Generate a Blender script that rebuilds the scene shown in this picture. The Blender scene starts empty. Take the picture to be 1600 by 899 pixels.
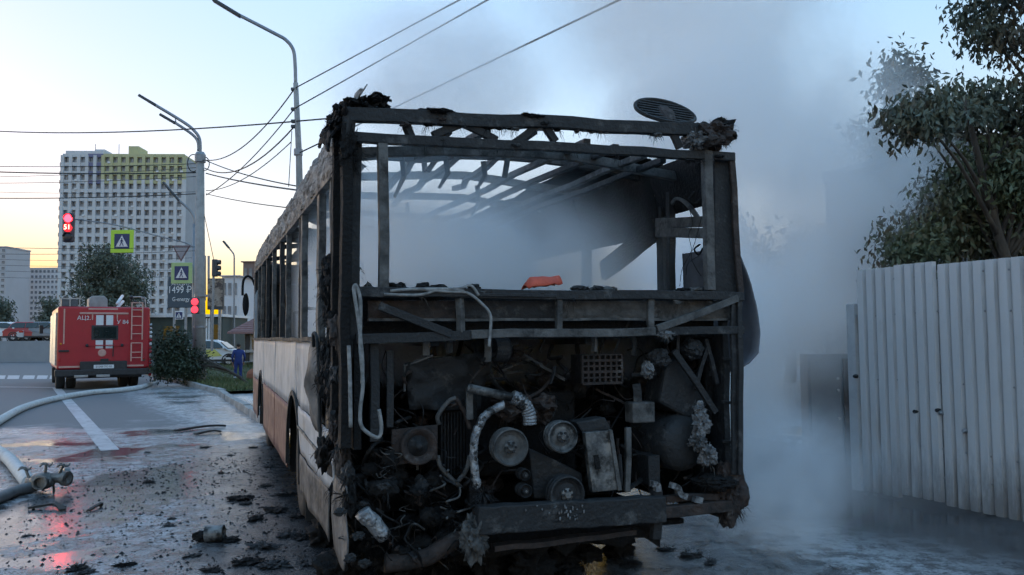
import bpy, bmesh, math, random
import numpy as np
from mathutils import Vector, Matrix, Euler, noise
R = math.radians
random.seed(7); rng = np.random.default_rng(7)
sc = bpy.context.scene
COL = sc.collection

# ------------------------------------------------------------------ camera
F_PX, IMG_W, IMG_H, HORIZON, CAM_H, ROLL = 1280.0, 1600.0, 899.0, 527.0, 1.55, R(-0.45)
PITCH = math.atan((HORIZON - IMG_H / 2) / F_PX)
cam = bpy.data.cameras.new('camera')
cam.sensor_width = 36.0
cam.lens = 36.0 * F_PX / IMG_W
cam.clip_start = 0.05
cam.clip_end = 6000
cam_ob = bpy.data.objects.new('camera', cam)
COL.objects.link(cam_ob)
CAM_M = Matrix.Rotation(R(90) + PITCH, 3, 'X') @ Matrix.Rotation(ROLL, 3, 'Z')
cam_ob.matrix_world = Matrix.Translation((0, 0, CAM_H)) @ CAM_M.to_4x4()
sc.camera = cam_ob

# ------------------------------------------------------------------ world, sun, exposure
SKY_GAMMA = 0.22
SUN_EL, SUN_AZ = R(2.5), R(-52)            # azimuth from +Y, negative = to the left
world = bpy.data.worlds.new('World'); sc.world = world; world.use_nodes = True
wn = world.node_tree; wn.nodes.clear()
wo = wn.nodes.new('ShaderNodeOutputWorld'); bg = wn.nodes.new('ShaderNodeBackground')
sky = wn.nodes.new('ShaderNodeTexSky'); sky.sky_type = 'NISHITA'; sky.sun_disc = False
sky.sun_elevation = SUN_EL; sky.sun_rotation = SUN_AZ
sky.air_density = 1.6; sky.dust_density = 1.0; sky.ozone_density = 4.0; sky.altitude = 100
bg.inputs['Strength'].default_value = 0.15
gam = wn.nodes.new('ShaderNodeGamma'); gam.inputs[1].default_value = SKY_GAMMA          # the phone's tone curve compresses the bright western glow
wn.links.new(sky.outputs[0], gam.inputs[0]); hs = wn.nodes.new('ShaderNodeHueSaturation'); hs.inputs['Saturation'].default_value = 2.2
wn.links.new(gam.outputs[0], hs.inputs['Color']); wb = wn.nodes.new('ShaderNodeMix'); wb.data_type = 'RGBA'; wb.blend_type = 'MULTIPLY'; wb.inputs[0].default_value = 1.0; wb.inputs[7].default_value = (1.06, 0.965, 1.03, 1.0)   # the phone's cool violet white balance
wn.links.new(hs.outputs[0], wb.inputs[6]); wn.links.new(wb.outputs[2], bg.inputs[0]); wn.links.new(bg.outputs[0], wo.inputs[0])
sun = bpy.data.lights.new('sun', 'SUN'); sun.energy = 0.05; sun.angle = R(12); sun.color = (1.0, 0.86, 0.70)
sun_ob = bpy.data.objects.new('sun', sun); COL.objects.link(sun_ob)
sd = Vector((math.sin(SUN_AZ) * math.cos(SUN_EL), math.cos(SUN_AZ) * math.cos(SUN_EL), math.sin(SUN_EL)))
sun_ob.rotation_euler = sd.to_track_quat('Z', 'Y').to_euler()
sun_ob.location = (-20, 10, 20)
vs = sc.view_settings
vs.view_transform = 'Standard'; vs.look = 'None'; vs.gamma = 1.0; vs.use_curve_mapping = False
vs.exposure = 2.95
cy = sc.cycles
cy.use_denoising = True
cy.max_bounces = 12; cy.use_adaptive_sampling = True; cy.adaptive_threshold = 0.03; cy.diffuse_bounces = 3; cy.glossy_bounces = 3; cy.transparent_max_bounces = 8
cy.volume_bounces = 10; cy.volume_step_rate = 2.0; cy.volume_max_steps = 256
cy.caustics_reflective = False; cy.caustics_refractive = False

# ------------------------------------------------------------------ projection helpers (to measure real positions)
def ray(px, py):
    return CAM_M @ Vector(((px - IMG_W / 2) / F_PX, (IMG_H / 2 - py) / F_PX, -1.0))
def on_ground(px, py, h=0.0):
    d = ray(px, py); t = (h - CAM_H) / d.z
    return Vector((0, 0, CAM_H)) + d * t
def at_y(px, py, y):
    d = ray(px, py)
    return Vector((0, 0, CAM_H)) + d * (y / d.y)

# ------------------------------------------------------------------ materials
MATS = {}
def principled(name):
    m = bpy.data.materials.new(name); m.use_nodes = True
    nt = m.node_tree; b = nt.nodes['Principled BSDF']
    return m, nt, b
def c4(c): return (c[0], c[1], c[2], 1.0)
def mat(name, c1, c2=None, scale=6.0, rough=0.6, rough2=None, metal=0.0, bump=0.0, bscale=None, c3=None, lo=0.35, hi=0.65,
        c3lo=0.58, c3hi=0.68, c3scale=None, stretch=(1, 1, 1), spec=0.5, emit=None, detail=5.0):
    m, nt, b = principled(name)
    N, L = nt.nodes, nt.links
    tc = N.new('ShaderNodeTexCoord'); mp = N.new('ShaderNodeMapping'); mp.inputs['Scale'].default_value = stretch
    L.new(tc.outputs['Object'], mp.inputs[0])
    if c2 is None: c2 = tuple(x * 0.75 for x in c1)
    n1 = N.new('ShaderNodeTexNoise'); n1.inputs['Scale'].default_value = scale; n1.inputs['Detail'].default_value = detail
    n1.inputs['Roughness'].default_value = 0.65
    L.new(mp.outputs[0], n1.inputs['Vector'])
    rp = N.new('ShaderNodeMapRange'); rp.inputs[1].default_value = lo; rp.inputs[2].default_value = hi
    L.new(n1.outputs[0], rp.inputs[0])
    mx = N.new('ShaderNodeMix'); mx.data_type = 'RGBA'
    mx.inputs[6].default_value = c4(c1); mx.inputs[7].default_value = c4(c2)
    L.new(rp.outputs[0], mx.inputs[0])
    out = mx.outputs[2]
    if c3 is not None:
        n2 = N.new('ShaderNodeTexNoise'); n2.inputs['Scale'].default_value = c3scale or scale * 0.37; n2.inputs['Detail'].default_value = 6
        n2.inputs['Roughness'].default_value = 0.7
        L.new(mp.outputs[0], n2.inputs['Vector'])
        r2 = N.new('ShaderNodeMapRange'); r2.inputs[1].default_value = c3lo; r2.inputs[2].default_value = c3hi
        L.new(n2.outputs[0], r2.inputs[0])
        m2 = N.new('ShaderNodeMix'); m2.data_type = 'RGBA'; m2.inputs[7].default_value = c4(c3)
        L.new(out, m2.inputs[6]); L.new(r2.outputs[0], m2.inputs[0]); out = m2.outputs[2]
    L.new(out, b.inputs['Base Color'])
    if rough2 is not None:
        rr = N.new('ShaderNodeMapRange'); rr.inputs[3].default_value = rough; rr.inputs[4].default_value = rough2
        L.new(rp.outputs[0], rr.inputs[0]); L.new(rr.outputs[0], b.inputs['Roughness'])
    else:
        b.inputs['Roughness'].default_value = rough
    b.inputs['Metallic'].default_value = metal
    b.inputs['Specular IOR Level'].default_value = spec
    if bump:
        nb = N.new('ShaderNodeTexNoise'); nb.inputs['Scale'].default_value = bscale or scale * 3; nb.inputs['Detail'].default_value = 6
        L.new(mp.outputs[0], nb.inputs['Vector'])
        bp = N.new('ShaderNodeBump'); bp.inputs['Strength'].default_value = min(1, bump); bp.inputs['Distance'].default_value = 0.02
        L.new(nb.outputs[0], bp.inputs['Height']); L.new(bp.outputs[0], b.inputs['Normal'])
    if emit:
        b.inputs['Emission Color'].default_value = c4(emit[0]); b.inputs['Emission Strength'].default_value = emit[1]
    MATS[name] = m
    return m

CHAR = mat('charred_steel', (0.008, 0.009, 0.011), (0.024, 0.025, 0.027), 9, 0.55, 0.9, bump=0.5, bscale=40, c3=(0.10, 0.098, 0.096), c3lo=0.57, c3hi=0.74, c3scale=7)
CHARB = mat('black_char', (0.006, 0.006, 0.007), (0.016, 0.0155, 0.0155), 12, 0.7, 0.95, bump=0.9, bscale=50, spec=.25)
ASHSTEEL = mat('ash_grey_steel', (0.12, 0.118, 0.115), (0.045, 0.044, 0.043), 8, 0.6, 0.85, bump=0.4, bscale=40, c3=(0.02, 0.02, 0.02), c3lo=0.52, c3hi=0.62, c3scale=5)
RUST = mat('heat_rusted_steel', (0.05, 0.032, 0.026), (0.02, 0.018, 0.018), 10, 0.7, 0.9, bump=0.6, bscale=40, c3=(0.10, 0.09, 0.085), c3scale=6)
ALU = mat('sooty_aluminium', (0.24, 0.24, 0.235), (0.09, 0.09, 0.09), 10, 0.45, 0.75, metal=0.5, bump=0.3, c3=(0.02, 0.02, 0.02), c3lo=0.46, c3hi=0.60, c3scale=9)
ALUFOIL = mat('heat_shield_foil', (0.42, 0.43, 0.44), (0.18, 0.18, 0.19), 16, 0.35, 0.6, metal=0.6, bump=1.0, bscale=45, c3=(0.04, 0.04, 0.04), c3lo=0.52, c3hi=0.58, c3scale=14)
WPAINT = mat('scorched_white_paint', (0.44, 0.455, 0.48), (0.30, 0.31, 0.33), 2.5, 0.45, 0.65, bump=0.25, bscale=5, c3=(0.10, 0.09, 0.08), c3lo=0.58, c3hi=0.78, c3scale=1.6)
BROWNP = mat('blistered_brown_paint', (0.14, 0.137, 0.138), (0.05, 0.048, 0.048), 5, 0.6, 0.8, bump=0.6, bscale=14, c3=(0.02, 0.02, 0.02), c3lo=0.52, c3hi=0.66, c3scale=3)
REDP = mat('scorched_red_paint', (0.105, 0.020, 0.030), (0.07, 0.02, 0.025), 4, 0.5, 0.7, bump=0.2, c3=(0.09, 0.06, 0.055), c3lo=0.52, c3hi=0.7, c3scale=3)
ROOFSK = mat('burnt_roof_skin', (0.30, 0.28, 0.26), (0.10, 0.09, 0.085), 16, 0.7, 0.9, bump=1.0, bscale=22, c3=(0.03, 0.028, 0.026), c3lo=0.5, c3hi=0.6, c3scale=12, stretch=(1, 0.5, 1))
CABLE = mat('bare_ash_cable', (0.30, 0.30, 0.295), (0.12, 0.12, 0.12), 20, 0.7)
RUBBER = mat('burnt_rubber', (0.012, 0.012, 0.013), (0.03, 0.03, 0.03), 20, 0.8, bump=0.4)
ORANGE = mat('orange_plastic', (0.62, 0.10, 0.05), (0.45, 0.07, 0.04), 10, 0.6, bump=0.4)
MELT = mat('melted_foil_shreds', (0.24, 0.245, 0.25), (0.10, 0.10, 0.105), 18, 0.5, 0.8, bump=1.0, bscale=40, c3=(0.03, 0.03, 0.03), c3lo=0.5, c3hi=0.6, c3scale=14)

# ------------------------------------------------------------------ mesh builder
class MB:
    def __init__(s): s.v = []; s.f = []; s.mi = []; s.m = 0
    def add(s, vs_, fs, smooth=False):
        o = len(s.v); s.v += [tuple(x) for x in vs_]
        s.f += [tuple(i + o for i in f) for f in fs]; s.mi += [s.m] * len(fs)
    def box(s, c, d, rot=None):
        x, y, z = d[0] / 2, d[1] / 2, d[2] / 2
        P = [Vector(p) for p in ((-x, -y, -z), (x, -y, -z), (x, y, -z), (-x, y, -z), (-x, -y, z), (x, -y, z), (x, y, z), (-x, y, z))]
        if rot is not None: P = [rot @ p for p in P]
        s.add([p + Vector(c) for p in P], ((0, 3, 2, 1), (4, 5, 6, 7), (0, 1, 5, 4), (1, 2, 6, 5), (2, 3, 7, 6), (3, 0, 4, 7)))
    def lohi(s, a, b): s.box([(a[i] + b[i]) / 2 for i in range(3)], [abs(b[i] - a[i]) for i in range(3)])
    def sweep(s, pts, prof, closed=True, scale=None, up=Vector((0, 0, 1)), cap=True):
        pts = [Vector(p) for p in pts]; n = len(pts); k = len(prof); vs_ = []
        prev = None
        for i, p in enumerate(pts):
            t = (pts[min(i + 1, n - 1)] - pts[max(i - 1, 0)]).normalized()
            if prev is None:
                u = up - t * up.dot(t)
                if u.length < 0.05: u = Vector((0, 1, 0)) - t * t.y
                if u.length < 0.05: u = Vector((1, 0, 0)) - t * t.x
            else:
                u = prev - t * prev.dot(t)
            u.normalize(); prev = u; w = t.cross(u)
            q = scale[i] if scale else 1.0
            for a, b in prof: vs_.append(p + w * a * q + u * b * q)
        fs = []
        for i in range(n - 1):
            for j in range(k if closed else k - 1):
                a = i * k + j; b = i * k + (j + 1) % k
                fs.append((a, b, b + k, a + k))
        if cap and closed:
            fs.append(tuple(range(k - 1, -1, -1))); fs.append(tuple((n - 1) * k + j for j in range(k)))
        s.add(vs_, fs)
    def beam(s, p0, p1, w, h, jit=0.0, seg=1, up=Vector((0, 0, 1))):
        p0 = Vector(p0); p1 = Vector(p1)
        if jit and seg == 1: seg = max(2, int((p1 - p0).length / 0.22))
        pts = []
        for i in range(seg + 1):
            p = p0.lerp(p1, i / seg)
            if jit and 0 < i < seg: p = p + Vector([random.uniform(-jit, jit) for _ in range(3)])
            pts.append(p)
        s.sweep(pts, [(-w / 2, -h / 2), (w / 2, -h / 2), (w / 2, h / 2), (-w / 2, h / 2)], up=up)
    def tube(s, pts, r, n=8, scale=None, smooth=0, jit=0.0):
        pts = [Vector(p) for p in pts]
        if smooth: pts = spline(pts, smooth)
        if jit: pts = [p + Vector([random.uniform(-jit, jit) for _ in range(3)]) for p in pts]
        if scale is not None and len(scale) != len(pts):
            sn = len(scale); scale = [np.interp(i / (len(pts) - 1) * (sn - 1), range(sn), scale) for i in range(len(pts))]
        s.sweep(pts, [(r * math.cos(2 * math.pi * j / n), r * math.sin(2 * math.pi * j / n)) for j in range(n)], scale=scale)
    def lathe(s, c, axis, prof, n=20):
        # prof: list of (radius, offset along axis)
        axis = Vector(axis).normalized(); q = Vector((0, 0, 1)).rotation_difference(axis)
        vs_ = []; fs = []; k = len(prof)
        for j in range(n):
            a = 2 * math.pi * j / n
            for r, o in prof: vs_.append(Vector(c) + q @ Vector((r * math.cos(a), r * math.sin(a), o)))
        for j in range(n):
            for i in range(k - 1):
                a = j * k + i; b = ((j + 1) % n) * k + i
                fs.append((a, b, b + 1, a + 1))
        s.add(vs_, fs)
    def blob(s, c, r, rough=0.25, freq=3.0, sub=2, seed=0.0, squash=None):
        bm = bmesh.new(); bmesh.ops.create_icosphere(bm, subdivisions=sub, radius=1.0)
        r = Vector(r) if hasattr(r, '__len__') else Vector((r, r, r))
        vs_ = []
        for v in bm.verts:
            q_ = v.co + Vector((seed * 3.1, seed * 1.7, seed * 2.3)); d = 1 + rough * (.75 * noise.noise(q_ * freq * .6) + .45 * noise.noise(q_ * freq * 1.5) + .28 * noise.noise(q_ * freq * 3.4))
            vs_.append(Vector(c) + Vector((v.co.x * r.x * d, v.co.y * r.y * d, v.co.z * r.z * d)))
        fs = [tuple(v.index for v in f.verts) for f in bm.faces]; bm.free()
        s.add(vs_, fs)
    def strands(s, c, r, n, ln, w=0.006, drop=0.6):
        w *= .38
        for i in range(int(n * 2.2)):
            d = Vector((random.gauss(0, 1), random.gauss(0, 1), random.gauss(0, 1))).normalized()
            p = Vector(c) + Vector((d.x * r[0], d.y * r[1], d.z * r[2])) * random.uniform(.7, 1.0)
            e = p + (d * random.uniform(.4, 1) + Vector((0, 0, -drop * random.random()))) * ln
            m_ = (p + e) / 2 + Vector([random.uniform(-.2, .2) * ln for _ in range(3)])
            t = Vector((random.uniform(-1, 1), random.uniform(-1, 1), 0.3)).normalized() * w
            s.add([p - t, p + t, m_ + t * .7, m_ - t * .7, e], [(0, 1, 2, 3), (3, 2, 4)])
    def prism(s, poly, d):
        # poly: 3d points of a planar outline, extruded by vector d
        d = Vector(d); n = len(poly); P = [Vector(p) for p in poly]
        s.add(P + [p + d for p in P], [tuple(range(n - 1, -1, -1)), tuple(range(n, 2 * n))] + [(i, (i + 1) % n, (i + 1) % n + n, i + n) for i in range(n)])
    def sheet(s, grid, thick=0.004):
        # grid[i][j] of points, given a real thickness
        a = len(grid); b = len(grid[0]); P = [[Vector(p) for p in row] for row in grid]; nrm = []
        for i in range(a):
            for j in range(b):
                e1 = P[min(i + 1, a - 1)][j] - P[max(i - 1, 0)][j]; e2 = P[i][min(j + 1, b - 1)] - P[i][max(j - 1, 0)]
                n_ = e1.cross(e2); n_ = n_.normalized() if n_.length > 1e-9 else Vector((0, 0, 1)); nrm.append(n_ * thick)
        fl = [p for row in P for p in row]
        vs_ = fl + [p + n_ for p, n_ in zip(fl, nrm)]; o = a * b; fs = []
        for i in range(a - 1):
            for j in range(b - 1):
                q = i * b + j
                fs += [(q, q + 1, q + b + 1, q + b), (q + o, q + b + o, q + b + 1 + o, q + 1 + o)]
        for j in range(b - 1):
            fs += [(j, j + o, j + 1 + o, j + 1), ((a - 1) * b + j, (a - 1) * b + j + 1, (a - 1) * b + j + 1 + o, (a - 1) * b + j + o)]
        for i in range(a - 1):
            fs += [(i * b, (i + 1) * b, (i + 1) * b + o, i * b + o), (i * b + b - 1, i * b + b - 1 + o, (i + 1) * b + b - 1 + o, (i + 1) * b + b - 1)]
        s.add(vs_, fs)
    def build(s, name, material, parent=None, smooth=False, bevel=0.0):
        me = bpy.data.meshes.new(name); me.from_pydata(s.v, [], s.f); 
        ms = material if isinstance(material, (list, tuple)) else [material]
        for m in ms: me.materials.append(m)
        if len(ms) > 1: me.polygons.foreach_set('material_index', s.mi)
        if smooth: me.polygons.foreach_set('use_smooth', [True] * len(me.polygons))
        me.update()
        bm = bmesh.new(); bm.from_mesh(me); bmesh.ops.recalc_face_normals(bm, faces=bm.faces[:]); bm.to_mesh(me); bm.free()
        o = bpy.data.objects.new(name, me); COL.objects.link(o)
        if parent is not None: o.parent = parent
        if bevel:
            md = o.modifiers.new('bevel', 'BEVEL'); md.width = bevel; md.segments = 2; md.limit_method = 'ANGLE'
        return o

def spline(pts, k=6):
    out = []; n = len(pts)
    for i in range(n - 1):
        p0, p1, p2, p3 = pts[max(i - 1, 0)], pts[i], pts[i + 1], pts[min(i + 2, n - 1)]
        for j in range(k):
            t = j / k
            out.append(0.5 * ((2 * p1) + (p2 - p0) * t + (2 * p0 - 5 * p1 + 4 * p2 - p3) * t * t + (3 * p1 - p0 - 3 * p2 + p3) * t ** 3))
    out.append(pts[-1]); return out
def tag(o, label=None, cat=None, group=None, kind=None):
    if label: o['label'] = label
    if cat: o['category'] = cat
    if group: o['group'] = group
    if kind: o['kind'] = kind
    return o
def empty(name, loc, rz=0.0):
    o = bpy.data.objects.new(name, None); COL.objects.link(o); o.empty_display_size = 0.2
    o.location = loc; o.rotation_euler = (0, 0, rz); return o
def copy_tree(o, parent=None):
    c = o.copy(); COL.objects.link(c)
    if parent is not None: c.parent = parent
    for ch in list(o.children): copy_tree(ch, c)
    return c
def child_copy(o, loc, rot=None, scale=None):
    c = o.copy(); COL.objects.link(c); c.location = loc
    if rot is not None: c.rotation_euler = rot
    if scale is not None: c.scale = scale
    return c
def raw_mesh(name, V, Fq, material, parent=None):
    # numpy arrays: V (n,3), Fq (m,k) faces of equal size
    me = bpy.data.meshes.new(name); n, (m_, k) = len(V), Fq.shape
    me.vertices.add(n); me.vertices.foreach_set('co', V.astype(np.float32).ravel())
    me.loops.add(m_ * k); me.loops.foreach_set('vertex_index', Fq.astype(np.int32).ravel())
    me.polygons.add(m_); me.polygons.foreach_set('loop_start', np.arange(0, m_ * k, k, dtype=np.int32))
    me.update(calc_edges=True); me.validate()
    me.materials.append(material)
    o = bpy.data.objects.new(name, me); COL.objects.link(o)
    if parent is not None: o.parent = parent
    return o
def text_mesh(name, body, size, material, parent, loc, rot, depth=0.004, align='CENTER', sx=1.0):
    cu = bpy.data.curves.new(name, 'FONT'); cu.body = body; cu.size = size; cu.extrude = depth; cu.align_x = align; cu.align_y = 'CENTER'
    to = bpy.data.objects.new(name, cu); COL.objects.link(to)
    dg = bpy.context.evaluated_depsgraph_get(); me = bpy.data.meshes.new_from_object(to.evaluated_get(dg))
    bpy.data.objects.remove(to); bpy.data.curves.remove(cu)
    me.materials.clear(); me.materials.append(material)
    o = bpy.data.objects.new(name, me); COL.objects.link(o); o.parent = parent; o.location = loc; o.rotation_euler = rot; o.scale = (sx, 1, 1)
    return o

# ------------------------------------------------------------------ node expression helper
class NX:
    def __init__(s, nt): s.nt = nt
    def node(s, t, **kw):
        n = s.nt.nodes.new(t)
        for k, v in kw.items(): setattr(n, k, v)
        return n
    def put(s, sock, v):
        if isinstance(v, bpy.types.NodeSocket): s.nt.links.new(v, sock)
        else: sock.default_value = v
    def m(s, op, a, b=0.0, c=0.0, clamp=False):
        n = s.node('ShaderNodeMath', operation=op, use_clamp=clamp)
        s.put(n.inputs[0], a); s.put(n.inputs[1], b)
        if op in ('MULTIPLY_ADD', 'SMOOTH_MIN', 'SMOOTH_MAX'): s.put(n.inputs[2], c)
        return n.outputs[0]
    def add(s, a, b): return s.m('ADD', a, b)
    def sub(s, a, b): return s.m('SUBTRACT', a, b)
    def mul(s, a, b): return s.m('MULTIPLY', a, b)
    def mx(s, a, b): return s.m('MAXIMUM', a, b)
    def mn(s, a, b): return s.m('MINIMUM', a, b)
    def sm(s, x, lo, hi, a=0.0, b=1.0):
        n = s.node('ShaderNodeMapRange', interpolation_type='SMOOTHSTEP')
        s.put(n.inputs[0], x); n.inputs[1].default_value = lo; n.inputs[2].default_value = hi
        n.inputs[3].default_value = a; n.inputs[4].default_value = b
        return n.outputs[0]
    def noise(s, vec, scale, detail=4.0, rough=0.6, dist=0.0):
        n = s.node('ShaderNodeTexNoise'); s.put(n.inputs['Vector'], vec)
        n.inputs['Scale'].default_value = scale; n.inputs['Detail'].default_value = detail
        n.inputs['Roughness'].default_value = rough; n.inputs['Distortion'].default_value = dist
        return n.outputs[0]
    def mapv(s, vec, loc=(0, 0, 0), rot=(0, 0, 0), scale=(1, 1, 1)):
        n = s.node('ShaderNodeMapping'); s.put(n.inputs[0], vec)
        n.inputs[1].default_value = loc; n.inputs[2].default_value = rot; n.inputs[3].default_value = scale
        return n.outputs[0]
    def xyz(s, vec):
        n = s.node('ShaderNodeSeparateXYZ'); s.put(n.inputs[0], vec); return n.outputs
    def comb(s, x, y, z):
        n = s.node('ShaderNodeCombineXYZ'); s.put(n.inputs[0], x); s.put(n.inputs[1], y); s.put(n.inputs[2], z); return n.outputs[0]
    def mixc(s, f, a, b):
        n = s.node('ShaderNodeMix', data_type='RGBA'); s.put(n.inputs[0], f)
        s.put(n.inputs[6], c4(a) if isinstance(a, tuple) else a); s.put(n.inputs[7], c4(b) if isinstance(b, tuple) else b)
        return n.outputs[2]
    def obj(s): return s.node('ShaderNodeTexCoord').outputs['Object']

# ------------------------------------------------------------------ layout: the bus, the road and the kerb
BUS_YAW = 0.3505
BUS_LOC = Vector((-0.905, 4.436, 0))
BUS_L, BUS_W = 10.4, 2.5
BUS_M = Matrix.Translation(BUS_LOC) @ Matrix.Rotation(BUS_YAW, 4, 'Z'); BUS_I = BUS_M.inverted()
def bus_plane(px, py, v):
    # point of the bus's own frame where the view line meets the cross plane v metres ahead of the rear face
    o = BUS_I @ Vector((0, 0, CAM_H)); d = BUS_I.to_3x3() @ ray(px, py)
    return o + d * ((v - o.y) / d.y)
def bus_side(px, py, u):
    o = BUS_I @ Vector((0, 0, CAM_H)); d = BUS_I.to_3x3() @ ray(px, py)
    return o + d * ((u - o.x) / d.x)
ROAD_A = R(31.3)
RD = Vector((-math.sin(ROAD_A), math.cos(ROAD_A), 0)); RN = Vector((math.cos(ROAD_A), math.sin(ROAD_A), 0))
K0 = on_ground(345, 617)
def st(s, t, z=0.0): return K0 + RD * s + RN * t + Vector((0, 0, z))
PERSON_XY = Vector(((373 - 800) / F_PX * 38, 38))
def hfun(x, y):
    d = (Vector((x, y)) - PERSON_XY).length
    t = (Vector((x, y, 0)) - K0).dot(RN)
    k = min(1, max(0, (t - 0.5) / 3.0)); k = k * k * (3 - 2 * k)
    return -0.50 * math.exp(-d * d / (2 * 5.0 ** 2)) * k

# ground: one sheet to the horizon, finer near the camera
gx = np.unique(np.concatenate([np.linspace(-3000, -200, 12), np.linspace(-200, -40, 16), np.linspace(-40, 20, 61), np.linspace(20, 200, 16), np.linspace(200, 3000, 12)]))
gy = np.unique(np.concatenate([np.linspace(-600, -20, 8), np.linspace(-20, 60, 81), np.linspace(60, 300, 16), np.linspace(300, 4500, 14)]))
GV = np.array([(x, y, hfun(x, y)) for y in gy for x in gx]); nx_ = len(gx)
GF = np.array([(j * nx_ + i, j * nx_ + i + 1, (j + 1) * nx_ + i + 1, (j + 1) * nx_ + i) for j in range(len(gy) - 1) for i in range(nx_ - 1)])
gm, gnt, gb = principled('wet_asphalt'); g = NX(gnt); P = g.obj(); X, Y, Z = g.xyz(P)
warp = g.noise(P, 0.45, 5, 0.65); fine = g.noise(P, 48.0, 8, 0.82); mid = g.noise(P, 5.5, 7, 0.72); big = g.noise(P, 0.9, 5, 0.6)
grit = g.noise(P, 90.0, 3, 0.6)
wet = g.sm(g.add(g.sub(15.6, Y), g.mul(g.sub(warp, 0.5), 9.0)), 0.0, 3.0)
KP = g.mapv(P, loc=(0, 0, 0), rot=(0, 0, 0)); kx, ky, kz = X, Y, Z
tt = g.add(g.mul(g.sub(X, K0.x), RN.x), g.mul(g.sub(Y, K0.y), RN.y))
ss = g.add(g.mul(g.sub(X, K0.x), RD.x), g.mul(g.sub(Y, K0.y), RD.y))
gut = g.mul(g.sm(g.add(tt, g.mul(g.sub(mid, .5), 1.6)), -2.6, -1.2), g.sm(ss, 10.0, 1.0))
gut = g.mul(gut, g.sm(tt, 1.2, -0.2))
wet = g.mx(wet, gut)
# bus frame coordinates for ash shed by the fire
bx_, by_ = g.sub(X, BUS_LOC.x), g.sub(Y, BUS_LOC.y); cb, sb_ = math.cos(BUS_YAW), math.sin(BUS_YAW)
bu = g.add(g.mul(bx_, cb), g.mul(by_, sb_)); bv = g.sub(g.mul(by_, cb), g.mul(bx_, sb_))
du = g.mx(g.mx(g.mul(bu, -1.0), g.sub(bu, 2.6)), 0.0); dv = g.mx(g.mx(g.sub(-0.7, bv), g.sub(bv, 7.5)), 0.0)
dist = g.m('SQRT', g.add(g.mul(du, du), g.mul(dv, dv)))
dist = g.add(dist, g.mul(g.sub(big, 0.5), 2.2)); dist = g.add(dist, g.mul(g.sub(mid, 0.5), 1.6))
ash = g.sm(dist, 1.35, 0.25)
specks = g.sm(g.add(g.mul(fine, 0.7), g.mul(mid, 0.3)), 0.53, 0.60)
foamp = g.sm(g.add(g.mul(big, 0.55), g.mul(mid, 0.45)), 0.34, 0.54)
foam = g.mul(g.mul(g.sm(g.add(g.mul(fine, .65), g.mul(mid, .35)), 0.43, 0.53), foamp), wet)
foam = g.mul(g.mul(foam, g.sub(1.0, g.mul(ash, 0.88))), g.sm(bu, 2.6, 0.6, 0.12, 1.0))
pud = g.mul(g.mul(g.sm(g.add(g.mul(g.noise(g.mapv(P, loc=(3.3, 1.7, 0)), .62, 4, .55), .8), g.mul(mid, .2)), .49, .56), wet), g.sub(1.0, g.mul(ash, .7)))
pc = on_ground(120, 790); pe = g.m('SQRT', g.add(g.m('POWER', g.mul(g.sub(X, pc.x), 1 / 0.95), 2.0), g.m('POWER', g.mul(g.sub(Y, pc.y), 1 / 2.6), 2.0)))
pud = g.mx(pud, g.mul(g.sm(g.add(pe, g.mul(g.sub(mid, .5), 1.8)), 1.05, .7), g.add(.55, g.mul(big, .6))))
foam = g.mul(foam, g.sub(1.0, g.mul(pud, .85)))
col = g.mixc(g.sm(grit, .35, .65), (0.10, 0.101, 0.106), (0.155, 0.156, 0.162))
col = g.mixc(g.sm(warp, .3, .7), col, (0.13, 0.131, 0.136))
col = g.mixc(wet, col, (0.050, 0.051, 0.055))
col = g.mixc(g.mul(foam, 0.75), col, (0.72, 0.72, 0.74))
gutf = g.mul(gut, g.sm(g.add(g.mul(fine, .4), g.mul(mid, .6)), 0.42, 0.56))
col = g.mixc(g.mul(gutf, 0.8), col, (0.55, 0.56, 0.57))
black = g.mul(g.mx(g.mul(g.mul(wet, 0.9), g.sm(bu, 2.9, 1.2, .15, 1.0)), ash), g.sm(g.add(g.mul(fine, .55), g.mul(mid, .45)), 0.50, 0.44))
black = g.mul(black, g.sub(1.0, g.mul(pud, .55)))
col = g.mixc(g.mul(black, 0.9), col, (0.010, 0.010, 0.011))
col = g.mixc(g.mul(ash, 0.65), col, (0.014, 0.014, 0.015))
g.put(gb.inputs['Base Color'], col)
rgh = g.add(0.72, g.mul(wet, -0.66)); rgh = g.sub(rgh, g.mul(pud, 0.03)); rgh = g.add(rgh, g.mul(foam, 0.10)); rgh = g.add(rgh, g.mul(black, 0.12)); rgh = g.add(rgh, g.mul(g.mul(ash, wet), 0.16))
g.put(gb.inputs['Roughness'], rgh)
hgt = g.add(g.mul(grit, g.add(0.35, g.mul(wet, -0.22))), g.add(g.mul(fine, g.add(0.1, g.mul(g.mx(foam, ash), 0.9))), g.mul(mid, g.add(0.35, g.mul(ash, 0.9)))))
hgt = g.mul(hgt, g.sub(1.0, g.mul(pud, .80)))
bp = g.node('ShaderNodeBump'); bp.inputs['Strength'].default_value = 0.5; bp.inputs['Distance'].default_value = 0.008
g.put(bp.inputs['Height'], hgt); g.put(gb.inputs['Normal'], bp.outputs[0])
ground = raw_mesh('ground', GV, GF, gm); tag(ground, kind='structure')
for p_ in ground.data.polygons: p_.use_smooth = True

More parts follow.
